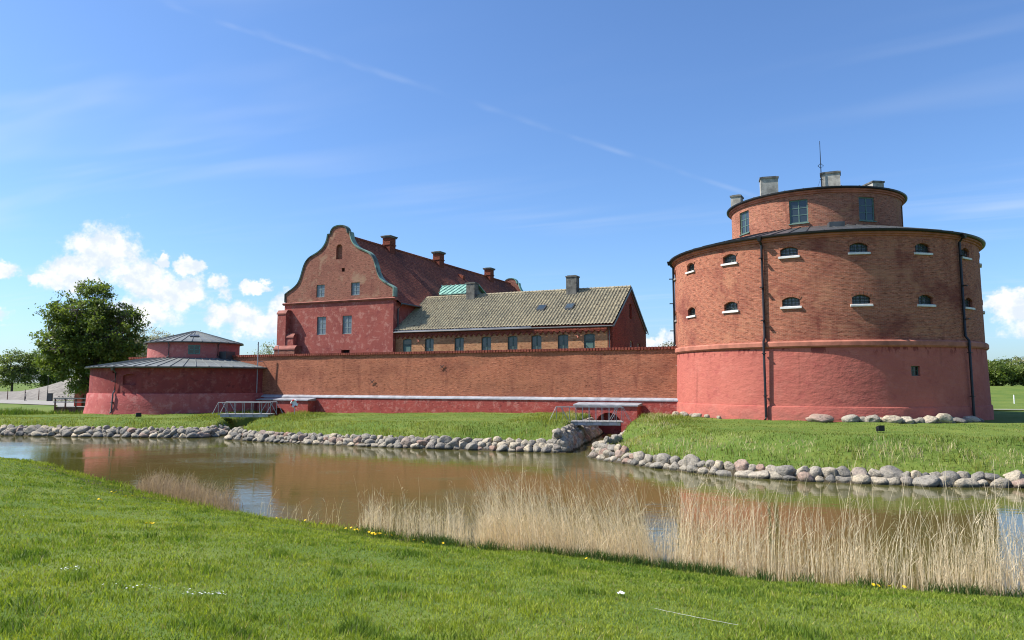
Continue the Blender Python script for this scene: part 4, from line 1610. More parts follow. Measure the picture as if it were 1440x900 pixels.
def resample(poly, pos_list):
    P = [Vector(p) for p in poly]
    seg = [(P[i + 1] - P[i]).length for i in range(len(P) - 1)]
    out = []
    for d in pos_list:
        i = 0
        while i < len(seg) - 1 and d > seg[i]:
            d -= seg[i]
            i += 1
        t = d / seg[i]
        dr = (P[i + 1] - P[i]).normalized()
        out.append((P[i].lerp(P[i + 1], t), dr))
    return out


def stone_row(parent, poly, start, end, z, inset, size, rr, hfac=0.66, gap=0.90, zj=0.05, org=Vector((0, 0, 0))):
    d = start
    while d < end:
        sz = size(d) * rr.choice((rr.uniform(0.55, 0.85), rr.uniform(0.8, 1.15), rr.uniform(0.95, 1.4)))
        (p, dr), = resample(poly, [d + sz / 2])
        nl = Vector((-dr.y, dr.x))
        h = (0.45 * sz + 0.55 * size(d)) * hfac * rr.uniform(0.95, 1.35) * 0.5
        q = p + nl * (inset + rr.uniform(-0.05, 0.05))
        o = link('stone', rr.choice(BOULD), parent)
        o.location = Vector((q.x, q.y, z + rr.uniform(-zj, zj))) - org
        o.scale = (sz * 0.55, sz * rr.uniform(0.42, 0.52), h * 1.12)
        o.rotation_euler = (rr.uniform(-0.35, 0.35) + (math.pi if rr.random() < .5 else 0), rr.uniform(-0.4, 0.4), math.atan2(dr.y, dr.x) + rr.uniform(-0.3, 0.3) + (math.pi if rr.random() < .5 else 0))
        d += sz * gap
    return


rr = random.Random(5)


def plen(poly):
    return sum((Vector(poly[i + 1]) - Vector(poly[i])).length for i in range(len(poly) - 1))


pL = BANK_L[2:-1]
eL = empty('stone_edging', (-23.6, 54.9, WZ), 0, 'grey boulder edging along the bank in front of the low red tower', 'stone wall')
og = Vector((-23.6, 54.9, WZ))
nL = plen(pL)
stone_row(eL, pL, 0, nL - 0.4, -1.55, 0.0, lambda d: 0.80, rr, 0.60, org=og)
stone_row(eL, pL, 0.3, nL - 0.4, -1.25, 0.22, lambda d: 0.70, rr, 0.58, org=og)
stone_row(eL, pL, 0.1, nL, -1.05, 0.46, lambda d: 0.50, rr, 0.58, 1.15, org=og)
pM = BANK_M[1:-1]
eM = empty('stone_edging', (-10.1, 48.1, WZ), 0, 'boulder edging along the grass bank below the brick curtain wall', 'stone wall')
og = Vector((-10.1, 48.1, WZ))
nM = plen(pM)
szM = lambda d: 0.50 if d < 16 else (0.50 + 0.14 * min(1, (d - 16) / 8))
stone_row(eM, pM, 3.0, nM - 6.2, -1.56, -0.05, lambda d: szM(d) * 1.05, rr, 0.62, org=og)
stone_row(eM, pM, 3.2, nM - 6.2, -1.31, 0.14, szM, rr, 0.62, org=og)
chL = [(2.4, 43.6), (3.1, 43.6), (3.5, 44.6), (4.4, 49.0), (6.9, 58.8)]
for z_, in_, sz_ in ((-1.5, 0.02, 0.66), (-1.14, 0.16, 0.6), (-0.80, 0.32, 0.52), (-0.52, 0.5, 0.45)):
    stone_row(eM, chL, 0.0, plen(chL) - 0.5, z_, in_, lambda d: sz_, rr, 0.85, org=og)
stone_row(eM, pM, 3.1, nM - 6.2, -1.10, 0.36, lambda d: szM(d) * 0.92, rr, 0.62, 0.98, org=og)
chR = [(9.2, 57.2), (7.5, 49.2), (6.0, 43.6), (5.0, 42.0)]
pR = BANK_R[1:-1]
eR = empty('stone_edging', (12.1, 31.2, WZ), 0, 'pale rounded boulder edging along the bank below the big cannon tower', 'stone wall')
og = Vector((12.1, 31.2, WZ))
nR = plen(pR)
for z_, in_, sz_ in ((-1.5, 0.02, 0.62), (-1.14, 0.18, 0.55), (-0.82, 0.36, 0.48)):
    stone_row(eR, chR, 0.0, plen(chR), z_, in_, lambda d: sz_, rr, 0.85, org=og)
szR = lambda d: 0.54 if d < 14 else 0.60
stone_row(eR, pR, 7.5, nR - 26, -1.56, -0.03, lambda d: szR(d) * 1.1, rr, 0.62, org=og)
stone_row(eR, pR, 7.5, nR - 26, -1.28, 0.22, lambda d: szR(d) * 1.02, rr, 0.64, org=og)
stone_row(eR, pR, 7.5, 12.0, -1.0, 0.45, lambda d: 0.5, rr, 0.64, 1.0, org=og)

# loose stones heaped along the foot of the big tower
def foot_stone(ang, r, sz, hf):
    x, y = TC.x + r * math.cos(R(ang)), TC.y + r * math.sin(R(ang))
    o = link('foot_stone', rr.choice(BOULD))
    o.location = (x, y, gz(x, y) + sz * hf * 0.28)
    o.scale = (sz * 0.6, sz * 0.5, sz * hf * 0.6)
    o.rotation_euler = (rr.uniform(-.2, .2), rr.uniform(-.2, .2), rr.uniform(0, 6.28))
    tag(o, 'small loose stone at the tower foot close to the curtain wall' if ang < 220 else 'loose field stone at the foot of the big tower below its square window' if ang < 300 and ang > 250 else 'pale lone stone at the tower foot by the long downpipe', 'stone', 'stones at the tower foot')


for aa, r, sz, hf in [(236 + i * 0.01, 11.6, 0, 0) for i in range(0)] + \
        [(188, 11.8, .5, .7), (191, 12.1, .4, .6), (194, 11.7, .55, .7), (197.5, 11.9, .45, .6), (200, 11.7, .4, .7), (204, 11.9, .6, .6), (208, 11.7, .4, .7), (213, 11.6, .35, .7),
         (246.5, 11.8, 1.25, .45), (255, 11.8, .95, .5), (258.5, 11.7, .6, .6), (261, 11.9, .85, .55), (264, 11.7, .5, .6), (266.5, 11.85, .95, .5), (269.6, 11.7, .45, .7),
         (271.5, 11.8, .75, .6), (274, 11.8, .4, .7), (275.7, 11.7, .5, .7), (278, 11.85, .8, .6), (280.3, 11.7, .55, .6), (282.5, 11.9, .95, .65), (285.5, 11.7, .7, .6), (288, 11.8, .85, .5), (291.5, 11.75, .6, .5),
         (295, 11.8, .9, .45), (298.5, 11.7, .5, .5)]:
    foot_stone(aa, r, sz, hf)


# ------------------------------------------------------------------ footbridges
def bridge(loc, rz, L, W, rail, nposts, label, thin, m):
    b = empty('footbridge', loc, rz, label, 'footbridge')
    mb = MB()
    for y in (0.05, W - 0.05):
        mb.box(-L / 2 + 0.3, L / 2 - 0.3, y - 0.06, y + 0.06, -0.26, -0.06)
    mb.build('girder', M_GALV, b)
    npl = int((L - 0.2) / 0.16)
    pm = MB()
    pm.box(-0.073, 0.073, -0.06, W + 0.06, -0.055, 0.0)
    pme = pm.mesh('deck_plank', M_DECK)
    for i in range(npl):
        link('deck_plank', pme, b, (-L / 2 + 0.18 + 0.16 * i, 0, 0.004 * (i % 3)))
    rail_m = MB()
    t = thin
    hp = []
    for y in (0.0, W):
        mb = MB()
        mb.tube([(-L / 2 - 0.35, y, 0.0), (-L / 2 + 0.1, y, rail), (L / 2 - 0.1, y, rail), (L / 2 + 0.42, y, 0.0)], t * 1.15, 6)
        mb.build('handrail', m, b)
        mb = MB()
        for k in (-1, 1):
            mb = MB()
            mb.tube([(k * (L / 2 - 0.95), y, 0.02), (k * (L / 2 - 0.42), y, rail)], t, 5)
            mb.build('brace', m, b)
        for i in range(nposts):
            x = -L / 2 + 0.12 + (L - 0.24) * i / (nposts - 1)
            mb = MB()
            mb.tube([(0, 0, -0.1), (0, 0, rail)], t, 5)
            mb.build('post', m, b, False, (x, y, 0))
    for k in range(4):
        mb = MB()
        x = -L / 2 + 0.8 + (L - 1.6) * k / 3
        mb.box(-0.28, 0.28, -0.09, -0.062, -0.24, -0.07)
        mb.build('edge_plate', M_FLASH, b, False, (x, 0, 0))
    return b


bridge((-21.95, 60.6, -0.10), R(0), 4.5, 1.6, 0.95, 7, 'small grey metal footbridge over the gap beside the low red tower', 0.025, M_GALV)
bridge((5.2, 49.6, -0.12), R(-4), 4.7, 1.5, 0.95, 11, 'slender metal footbridge over the channel left of the big tower', 0.016, M_GALV)


# ------------------------------------------------------------------ small things on the banks
def floodlight(x, y, s, rz, label):
    z = gz(x, y)
    f = empty('floodlight', (x, y, z), rz, label, 'floodlight')
    mb = MB()
    mb.prism_x([(-0.10 * s, 0.14 * s), (0.12 * s, 0.10 * s), (0.16 * s, 0.36 * s), (-0.10 * s, 0.46 * s)], -0.2 * s, 0.2 * s)
    h = mb.build('housing', M_BLACK, f)
    mb = MB()
    mb.box(-0.17 * s, 0.17 * s, 0.142 * s, 0.165 * s, 0.14 * s, 0.33 * s)
    mb.build('lens', M_GLASSD, h)
    mb = MB()
    mb.tube([(-0.22 * s, 0, 0.28 * s), (-0.22 * s, 0, 0.03), (0.22 * s, 0, 0.03), (0.22 * s, 0, 0.28 * s)], 0.015, 5)
    mb.tube([(0, 0, 0.03), (0, 0, -0.25)], 0.02, 5)
    mb.build('bracket', M_BLACK, f)


floodlight(18.3, 36.8, 0.85, 0.2, 'black floodlight standing on the grass below the big cannon tower')
floodlight(-31.6, 62.6, 1.0, 0.6, 'black floodlight on the grass in front of the low red tower')

lr = empty('life_ring_post', (-19.5, 66.2, gz(-19.5, 66.2)), 0, 'red and white life ring on a post by the curtain wall', 'life ring')
mb = MB()
mb.tube([(0, 0.08, -0.2), (0, 0.08, 1.35)], 0.035, 6)
mb.build('post', M_GALV, lr)
mb = MB()
mb.box(-0.26, 0.26, 0.03, 0.05, 0.80, 1.32)
mb.build('board', M_WHITE, lr)
for k in range(8):
    mb = MB()
    a0 = k * math.pi / 4
    mb.tube([(0.29 * math.cos(a0 + math.pi / 4 * t / 5), -0.03, 1.06 + 0.29 * math.sin(a0 + math.pi / 4 * t / 5)) for t in range(6)], 0.07, 8)
    mb.build('ring_segment', M_RED if k % 2 == 0 else M_WHITE, lr, True)

# thin cord lying in the near grass
pts = []
for i in range(26):
    t = i / 25
    x = 1.55 + 0.72 * t
    y = 8.25 - 0.62 * t + 0.008 * math.sin(i * 1.3)
    pts.append((x, y, gz(x, y) + 0.035))
mb = MB()
mb.tube(pts, 0.0016, 5)
tag(mb.build('cord', M_SILL), 'thin pale cord lying in the mown lawn', 'cord')


# ------------------------------------------------------------------ trees
def leaf_quads(C, size, nrm_bias, rg, cols):
    """leaf-shaped quads at points C"""
    n = len(C)
    d = rg.normal(size=(n, 3)) + nrm_bias
    d /= np.linalg.norm(d, axis=1)[:, None] + 1e-9
    a = np.cross(d, rg.normal(size=(n, 3)))
    a /= np.linalg.norm(a, axis=1)[:, None] + 1e-9
    b = np.cross(d, a)
    s_ = (size * rg.uniform(0.6, 1.35, n))[:, None]
    V = np.stack((C - a * s_, C + b * s_ * 0.55 - d * s_ * .12, C + a * s_, C - b * s_ * 0.55 - d * s_ * .12), 1).reshape(-1, 3)
    return V, np.repeat(cols, 4, 0)


def tree(name, loc, H, crown, label, pal, nclump, nleaf, lsize, seed, group=None, trunk_r=0.35, bark=None, csize=0.85, low=0.25, gap=0.0, ngrow=9):
    """crown: (cx,cy,cz,rx,ry,rz) relative to the base"""
    rg = np.random.default_rng(seed)
    rd = random.Random(seed)
    root = empty(name, loc, 0, label, 'tree', group)
    cx, cy, cz, rx, ry, rz = crown
    # clump centres
    cs = []
    k = 0
    while len(cs) < nclump and k < nclump * 20:
        k += 1
        d = Vector((rd.gauss(0, 1), rd.gauss(0, 1), rd.gauss(0, 1))).normalized()
        lim = 0.90 + 0.20 * mnoise.noise(d * 1.7 + Vector((seed * 3.1, 0, 0))) + 0.14 * mnoise.noise(d * 4.5 + Vector((seed, 5, 0)))
        r_ = lim * (rd.random() ** 0.42)
        p = Vector((cx + d.x * rx * r_, cy + d.y * ry * r_, cz + d.z * rz * r_))
        if gap and mnoise.noise(p * 0.34 + Vector((seed, 1, 2))) < gap: continue
        if p.z < H * 0.12: continue
        cs.append(p)
    # limbs
    tb = MB()
    th = H * low
    lean = Vector((rd.uniform(-0.03, 0.03), rd.uniform(-0.03, 0.03), 1))
    top = Vector((cx * 0.6, cy * 0.6, cz + rz * 0.55))
    trunk = [Vector((0, 0, -0.4)), Vector((0, 0, 0.3)), lean * th] + [(lean * th).lerp(top, t) + Vector((rd.uniform(-.2, .2), rd.uniform(-.2, .2), 0)) for t in (0.33, 0.66, 1.0)]
    tb.tube(trunk, [trunk_r * 1.5, trunk_r * 1.1, trunk_r * 0.85, trunk_r * 0.6, trunk_r * 0.35, trunk_r * 0.1], 9)
    nodes = [(p, trunk_r * 0.4) for p in trunk[2:]]
    for i in range(ngrow):
        a_ = 2 * math.pi * (i + rd.random() * 0.6) / ngrow
        s0 = (lean * th).lerp(top, rd.uniform(0.0, 0.55))
        e = rd.uniform(-0.25, 0.75)
        end = Vector((cx + math.cos(a_) * rx * 0.78, cy + math.sin(a_) * ry * 0.78, cz + e * rz * 0.8))
        m1 = s0.lerp(end, 0.35) + Vector((0, 0, rz * 0.10))
        m2 = s0.lerp(end, 0.7) + Vector((rd.uniform(-.4, .4), rd.uniform(-.4, .4), rz * 0.08))
        tb.tube([s0, m1, m2, end], [trunk_r * 0.5, trunk_r * 0.34, trunk_r * 0.2, trunk_r * 0.06], 6)
        nodes += [(m1, .1), (m2, .1), (end, .05), (m1.lerp(m2, .5), .1), (m2.lerp(end, .5), .08)]
    for c in cs:
        q = min(nodes, key=lambda nq: (nq[0] - c).length)[0]
        mid = q.lerp(c, 0.55) + Vector((rd.uniform(-.2, .2), rd.uniform(-.2, .2), rd.uniform(0, .3)))
        tb.tube([q, mid, c], [trunk_r * 0.14, trunk_r * 0.09, trunk_r * 0.03], 4, False)
    tb.build('trunk', bark or M_BARK, root, True)
    # leaves
    P, Cc = [], []
    pal = np.array(pal)
    for c in cs:
        n = max(3, int(nleaf * rd.uniform(0.6, 1.3)))
        g = rg.normal(size=(n, 3)) * np.array([csize, csize, csize * 0.62]) * rd.uniform(0.75, 1.2) * 0.62
        P.append(np.array(c) + g)
        f = rd.random()
        base = pal[0] * (1 - f) + pal[1] * f
        Cc.append(np.clip(base * rg.uniform(0.75, 1.28, (n, 1)), 0, 1))
    P = np.concatenate(P)
    Cc = np.concatenate(Cc)
    V, cols = leaf_quads(P, np.full(len(P), lsize), np.array([0, 0, 0.7]), rg, Cc)
    me = np_mesh('crown', V, np.arange(len(V)), np.full(len(P), 4), [M_LEAF], cols)
    link('crown', me, root)
    return root


tx, ty = -57.2, 100.0
tree('chestnut_tree', (tx, ty, gz(tx, ty) - 0.1), 17.8, (0.0, 0, 9.7, 7.4, 6.8, 8.0), 'large dense dark green tree standing behind the low red tower', [(0.165, 0.205, 0.046), (0.085, 0.125, 0.030)], 820, 72, 0.18, 11, None, 0.42, None, 0.66, 0.22, -0.17, 16)
tree('park_tree', (-133, 196, -1.5), 12.5, (0, 0, 7.6, 6.2, 5, 5.4), 'sparse pale green tree farthest out along the cobbled slope', [(0.19, 0.225, 0.075), (0.13, 0.165, 0.05)], 150, 46, 0.26, 21, None, 0.3, None, 1.1, 0.3, -0.05)
tree('park_tree', (-126.5, 200, -1.5), 14, (0, 0, 8.2, 6.8, 5, 6.4), 'round-crowned light green tree on the far side of the cobbled slope', [(0.18, 0.225, 0.06), (0.11, 0.155, 0.04)], 230, 50, 0.27, 22, None, 0.32, None, 1.1, 0.25, -0.12)
tree('park_tree', (-113, 215, -1.5), 13.5, (0, 0, 7.4, 6.2, 5, 6.2), 'darker green tree half hidden by the large dense tree', [(0.065, 0.10, 0.024), (0.042, 0.075, 0.018)], 220, 50, 0.30, 23, None, 0.32, None, 1.2, 0.22, -0.2)
tree('bare_tree', (-72, 146, -1.2), 15.2, (0, 0, 9.3, 6.2, 5, 5.2), 'pale grey tree barely in leaf behind the low red tower', [(0.36, 0.33, 0.29), (0.25, 0.235, 0.20)], 260, 80, 0.15, 31, None, 0.22, M_BARKP, 0.95, 0.3)
tree('park_tree', (-70, 160, -1.2), 14.6, (0.6, 0, 9.8, 5.0, 4, 4.6), 'yellowish green treetop peeping over the low red tower roof', [(0.15, 0.185, 0.040), (0.11, 0.15, 0.03)], 170, 46, 0.22, 32, None, 0.22)
tree('bare_tree', (-41.5, 125, -0.4), 10.0, (0, 0, 6.7, 2.6, 2.5, 2.9), 'thin pale tree showing above the wall beside the castle buttress', [(0.27, 0.29, 0.18), (0.20, 0.22, 0.14)], 90, 26, 0.12, 33, None, 0.14, M_BARKP, 0.7, 0.3)
tree('bare_tree', (29.6, 135, 0.2), 10.6, (0, 0, 7.2, 3.0, 3, 3.2), 'thin brownish tree showing between the curtain wall and the big tower', [(0.20, 0.185, 0.12), (0.15, 0.15, 0.095)], 120, 26, 0.12, 34, None, 0.14, M_BARKP, 0.7, 0.3)
rx_ = [(93.0, 142, 7.0, 4.4, 0), (97.2, 146, 7.4, 4.6, 1), (100.5, 142, 6.4, 4.4, 0), (104.5, 147, 8.8, 4.8, 2), (108.5, 143, 7.0, 4.6, 1), (113.5, 146, 8.4, 5.0, 0), (119, 149, 8.6, 4.8, 2), (125, 146, 8.0, 5, 1), (132, 148, 8.0, 5, 0)]
pals = [[(0.15, 0.19, 0.045), (0.10, 0.14, 0.034)], [(0.18, 0.215, 0.06), (0.12, 0.155, 0.042)], [(0.26, 0.25, 0.14), (0.20, 0.21, 0.10)]]
labs = ['mid green bushy tree on the grassy mound behind the big tower', 'light green bushy tree on the grassy mound behind the big tower', 'pale straw-green tree on the grassy mound behind the big tower']
for i, (x, y, h, r_, k) in enumerate(rx_):
    h *= 0.72
    tree('mound_tree', (x, y, gz(x, y) - 0.2), h, (0, 0, h * 0.50, r_ * 0.9, r_ * 0.8, h * 0.52), labs[k], pals[k], 150, 60, 0.22, 41 + i, 'trees on the mound', 0.16, None, 0.85, 0.2)

# ------------------------------------------------------------------ left background: hut, deck, cabinet, lamp, bicycles, person
hx, hy = -61.6, 106.0
hut = empty('brick_hut', (hx, hy, gz0(hx, hy) - 0.1), R(-8), 'small dark brick hut with red lower front under the large tree', 'hut')
mb = MB()
mb.box(-1.4, 2.6, 0, 2.6, 0, 3.3)
w_ = mb.build('wall', M_HR, hut)
c_ = MB()
c_.prism(arch_poly(1.0, 2.1, 0, z0=0.1, x0=0.4), -0.3, 0.25)
cut(w_, c_)
mb = MB()
mb.box(-0.08, 0.88, 0.16, 0.2, 0.1, 2.18)
mb.build('door', M_WOOD, hut)
mb = MB()
mb.prism_x([(-0.3, 3.3), (2.9, 3.3), (2.9, 3.5), (-0.3, 3.42)], -1.7, 2.9)
mb.build('roof', M_DKMET, hut)
mb = MB()
mb.box(-1.3, -0.2, -0.06, -0.003, 0.4, 1.3)
mb.build('red_panel', M_RED, hut)

dx0, dy0 = -54.6, 91.5
dk = empty('timber_deck', (dx0, dy0, gz0(dx0, dy0)), R(-6), 'weathered timber deck with railing at the side of the low red tower', 'deck')
for i in range(20):
    mb = MB()
    mb.box(-0.10, 0.10, 0, 2.2, 0.82, 0.88)
    mb.build('plank', M_DECK, dk, False, (-2.2 + 0.22 * i, 0, 0.003 * (i % 2)))
for i in range(4):
    mb = MB()
    mb.box(-0.07, 0.07, -0.14, -0.005, -0.3, 1.95)
    mb.build('post', M_WOOD, dk, False, (-2.1 + 1.38 * i, 0, 0))
for z in (1.45, 1.9):
    mb = MB()
    mb.box(-2.25, 2.2, -0.20, -0.145, z - 0.06, z + 0.06)
    mb.build('rail', M_DECK, dk)
mb = MB()
mb.box(-2.2, 2.2, 0.1, 0.2, -0.2, 0.81)
mb.build('skirt', M_WOOD, dk)

cab = empty('utility_cabinet', (-93.6, 149.5, gz0(-93.6, 149.5) + 0.1), 0.3, 'black upright utility cabinet on the pale square', 'cabinet')
mb = MB()
mb.box(-0.45, 0.45, -0.3, 0.3, 0.0, 1.5)
mb.build('body', M_BLACK, cab)
mb = MB()
mb.box(-0.5, 0.5, -0.35, 0.35, 1.5, 1.58)
mb.build('lid', M_DKMET, cab)
mb = MB()
mb.box(-0.4, 0.4, -0.325, -0.302, 0.1, 1.4)
mb.build('door', M_DKMET, cab)

lp = empty('lamp_post', (-94.6, 150.2, gz0(-94.6, 150.2) + 0.1), 0, 'slim dark lamp post standing behind the black cabinet', 'lamp post')
mb = MB()
mb.tube([(0, 0, 0), (0, 0, 1), (0, 0, 7.4)], [0.11, 0.075, 0.05], 8)
mb.build('pole', M_BLACK, lp)
mb = MB()
mb.tube([(0, 0, 7.35), (0.15, 0, 7.6), (0.7, 0, 7.7)], 0.04, 6)
mb.build('arm', M_BLACK, lp)
mb = MB()
mb.tube([(0.55, 0, 7.72), (0.75, 0, 7.66), (1.1, 0, 7.64)], [0.05, 0.11, 0.06], 8)
mb.build('lamp_head', M_BLACK, lp)


def bicycle(x, y, rz):
    b = empty('bicycle', (x, y, gz0(x, y) + 0.12), rz, 'parked dark bicycle between the black cabinet and the timber deck', 'bicycle', 'bicycles parked on the square')
    for wx in (-0.52, 0.52):
        mb = MB()
        mb.tube([(wx + 0.33 * math.cos(2 * math.pi * k / 18), 0, 0.34 + 0.33 * math.sin(2 * math.pi * k / 18)) for k in range(19)], 0.03, 5, False)
        for k in range(4):
            a_ = math.pi * k / 4
            mb.tube([(wx - 0.31 * math.cos(a_), 0, 0.34 - 0.31 * math.sin(a_)), (wx + 0.31 * math.cos(a_), 0, 0.34 + 0.31 * math.sin(a_))], 0.006, 4)
        mb.build('wheel', M_BLACK, b)
    mb = MB()
    mb.tube([(-0.52, 0, 0.34), (-0.08, 0, 0.32), (-0.22, 0, 0.82), (-0.52, 0, 0.34)], 0.022, 5)
    mb.tube([(-0.08, 0, 0.32), (0.38, 0, 0.78), (-0.2, 0, 0.76)], 0.022, 5)
    mb.tube([(0.52, 0, 0.34), (0.36, 0, 0.98)], 0.022, 5)
    mb.build('frame', M_DKMET, b)
    mb = MB()
    mb.tube([(0.28, -0.26, 1.0), (0.38, -0.1, 1.02), (0.38, 0.1, 1.02), (0.28, 0.26, 1.0)], 0.02, 5)
    mb.build('handlebar', M_BLACK, b)
    mb = MB()
    mb.prism_x([(-0.0, 0.0), (0.0, 0.0), (0.0, 0.0)], 0, 0) if False else mb.tube([(-0.38, 0, 0.88), (-0.24, 0, 0.9), (-0.08, 0, 0.88)], [0.10, 0.07, 0.03], 6)
    mb.build('saddle', M_BLACK, b)


for x, y, rz in ((-90.6, 148, 1.1), (-89.5, 147.4, 1.25), (-87.6, 147.0, 1.0), (-86.6, 146.6, 1.2)):
    bicycle(x, y, rz)

for i, (x, y) in enumerate(((-112, 158.5), (-107.5, 157.2), (-103, 156.0), (-99.5, 155.1), (-87.5, 152.6))):
    mb = MB()
    mb.tube([(0, 0, -0.3), (0, 0, 1.5), (0, 0, 1.9)], [0.09, 0.08, 0.05], 7)
    o = mb.build('wooden_post', M_WOOD, None, False, (x, y, gz0(x, y) + 0.5))
    tag(o, 'plain wooden post at the foot of the cobbled slope', 'post', 'posts below the slope')


def person(x, y, rz, label):
    z = gz0(x, y) + 0.12
    root = empty('person', (x, y, z), rz, label, 'person')
    J = {'pelvis': (0, 0, 0.95, .15, .115), 'waist': (0, 0, 1.12, .135, .10), 'chest': (0, 0.0, 1.34, .165, .11), 'neck': (0, 0, 1.50, .055, .055), 'skull': (0, -0.02, 1.60, .085, .09), 'crown': (0, -0.01, 1.70, .075, .085)}
    for s_, nme in ((-1, 'l'), (1, 'r')):
        st_ = 0.12 * s_
        J.update({nme + 'hip': (0.09 * s_, 0, 0.90, .095, .095), nme + 'knee': (0.10 * s_, -st_ * 0.6, 0.50, .062, .065), nme + 'ank': (0.10 * s_, st_ * 1.3, 0.09, .042, .045), nme + 'toe': (0.11 * s_, st_ * 1.3 - 0.17, 0.045, .04, .035),
                  nme + 'sh': (0.19 * s_, 0, 1.42, .06, .06), nme + 'elb': (0.25 * s_, 0.03 - 0.05 * (s_ > 0), 1.14, .043, .043), nme + 'wri': (0.20 * s_, -0.16, 0.98 if s_ < 0 else 1.12, .03, .03), nme + 'palm': (0.18 * s_, -0.24, 0.98 if s_ < 0 else 1.14, .038, .022)})
        for f in range(5):
            pz = J[nme + 'palm'][2]
            J[nme + 'f%d' % f] = (0.18 * s_ + (f - 2) * 0.018, -0.30 - (0.02 if 0 < f < 4 else 0), pz - 0.03 - 0.01 * (f % 2), .0095, .0095)
    names = list(J)
    ed = [('pelvis', 'waist'), ('waist', 'chest'), ('chest', 'neck'), ('neck', 'skull'), ('skull', 'crown')]
    for n_ in 'lr':
        ed += [('pelvis', n_ + 'hip'), (n_ + 'hip', n_ + 'knee'), (n_ + 'knee', n_ + 'ank'), (n_ + 'ank', n_ + 'toe'), ('chest', n_ + 'sh'), (n_ + 'sh', n_ + 'elb'), (n_ + 'elb', n_ + 'wri'), (n_ + 'wri', n_ + 'palm')]
        ed += [(n_ + 'palm', n_ + 'f%d' % f) for f in range(5)]
    me = bpy.data.meshes.new('body')
    me.from_pydata([J[n_][:3] for n_ in names], [(names.index(a), names.index(b)) for a, b in ed], [])
    o = link('body', me, root)
    o.modifiers.new('skin', 'SKIN')
    for i, n_ in enumerate(names):
        sv = me.skin_vertices[0].data[i]
        sv.radius = J[n_][3:5]
        sv.use_root = (n_ == 'pelvis')
    ss_ = o.modifiers.new('sub', 'SUBSURF')
    ss_.levels = ss_.render_levels = 2
    dg = bpy.context.evaluated_depsgraph_get()
    dg.update()
    nm = bpy.data.meshes.new_from_object(o.evaluated_get(dg))
    o.modifiers.clear()
    skin = plain('skin', (0.46, 0.27, 0.19), 0.6)
    top = plain('pale_jacket', (0.42, 0.36, 0.33), 0.85)
    leg = plain('dark_trousers', (0.03, 0.03, 0.04), 0.85)
    shoe = plain('shoe', (0.02, 0.02, 0.02), 0.6)
    nm.materials.clear()
    for m_ in (skin, top, leg, shoe): nm.materials.append(m_)
    for p in nm.polygons:
        c = p.center
        if c.z > 1.51: k = 0
        elif c.y < -0.17 and c.z > 0.85: k = 0
        elif c.z > 0.93: k = 1
        elif c.z > 0.10: k = 2
        else: k = 3
        p.material_index = k
        p.use_smooth = True
    o.data = nm
    hb = MB()
    hb.lathe([(0.0, 1.79), (0.06, 1.78), (0.10, 1.70), (0.098, 1.60), (0.07, 1.56)], 14, 0, 0.012)
    hb.build('hair', plain('dark_hair', (0.03, 0.02, 0.015), 0.7), o, True)
    fb = MB()
    fb.prism([(-0.012, 1.60), (0.012, 1.60), (0.0, 1.65)], -0.125, -0.09)
    fb.box(-0.03, 0.03, -0.108, -0.09, 1.555, 1.565)
    for s_ in (-1, 1):
        fb.box(0.03 * s_ - 0.01, 0.03 * s_ + 0.01, -0.112, -0.09, 1.645, 1.66)
        fb.box(0.088 * s_ - 0.01, 0.088 * s_ + 0.01, -0.02, 0.02, 1.59, 1.65)
    fb.build('face', skin, o)


person(-98.3, 149.0, 2.0, 'person in a pale jacket and dark trousers walking across the pale square')

for x, y in ((58.5, 86.0), (66.0, 84.5), (73, 83)):
    mb = MB()
    mb.tube([(0, 0, -0.3), (0, 0, 0.95), (0, 0, 1.0)], [0.06, 0.06, 0.03], 6)
    tag(mb.build('white_post', M_WHITE, None, False, (x, y, gz(x, y))), 'short white post on the grass behind the big tower', 'post', 'white posts on the park grass')


# ------------------------------------------------------------------ grass
def blades(name, X, Y, H, W, cols, lean=0.5, sink=0.02, label=None, seg2=True, zoff=None, seed=1, material=None, wind=0.0, kind='stuff', cat='grass'):
    rg = np.random.default_rng(seed)
    n = len(X)
    Z = height(X, Y) - sink if zoff is None else zoff
    a_ = rg.uniform(0, 2 * np.pi, n)
    ld = rg.uniform(0, 2 * np.pi, n)
    lx = np.cos(ld) * H * lean * rg.random(n) + wind * H
    ly = np.sin(ld) * H * lean * rg.random(n)
    wx, wy = np.cos(a_) * W * 0.5, np.sin(a_) * W * 0.5
    b0 = np.stack((X - wx, Y - wy, Z), 1)
    b1 = np.stack((X + wx, Y + wy, Z), 1)
    m0 = np.stack((X - wx * .75 + lx * .35, Y - wy * .75 + ly * .35, Z + H * .58), 1)
    m1 = np.stack((X + wx * .75 + lx * .35, Y + wy * .75 + ly * .35, Z + H * .58), 1)
    tp = np.stack((X + lx, Y + ly, Z + H), 1)
    V = np.stack((b0, b1, m1, m0, tp), 1).reshape(-1, 3)
    k = (np.arange(n) * 5)[:, None]
    L = np.concatenate((k + np.array([[0, 1, 2, 3]]), k + np.array([[3, 2, 4]])), 1)
    sizes = np.tile([4, 3], n)
    me = np_mesh(name, V, L.ravel(), sizes, [material or M_BLADE], np.repeat(cols, 5, 0))
    o = link(name, me)
    return tag(o, label, cat if label else None, None, kind)


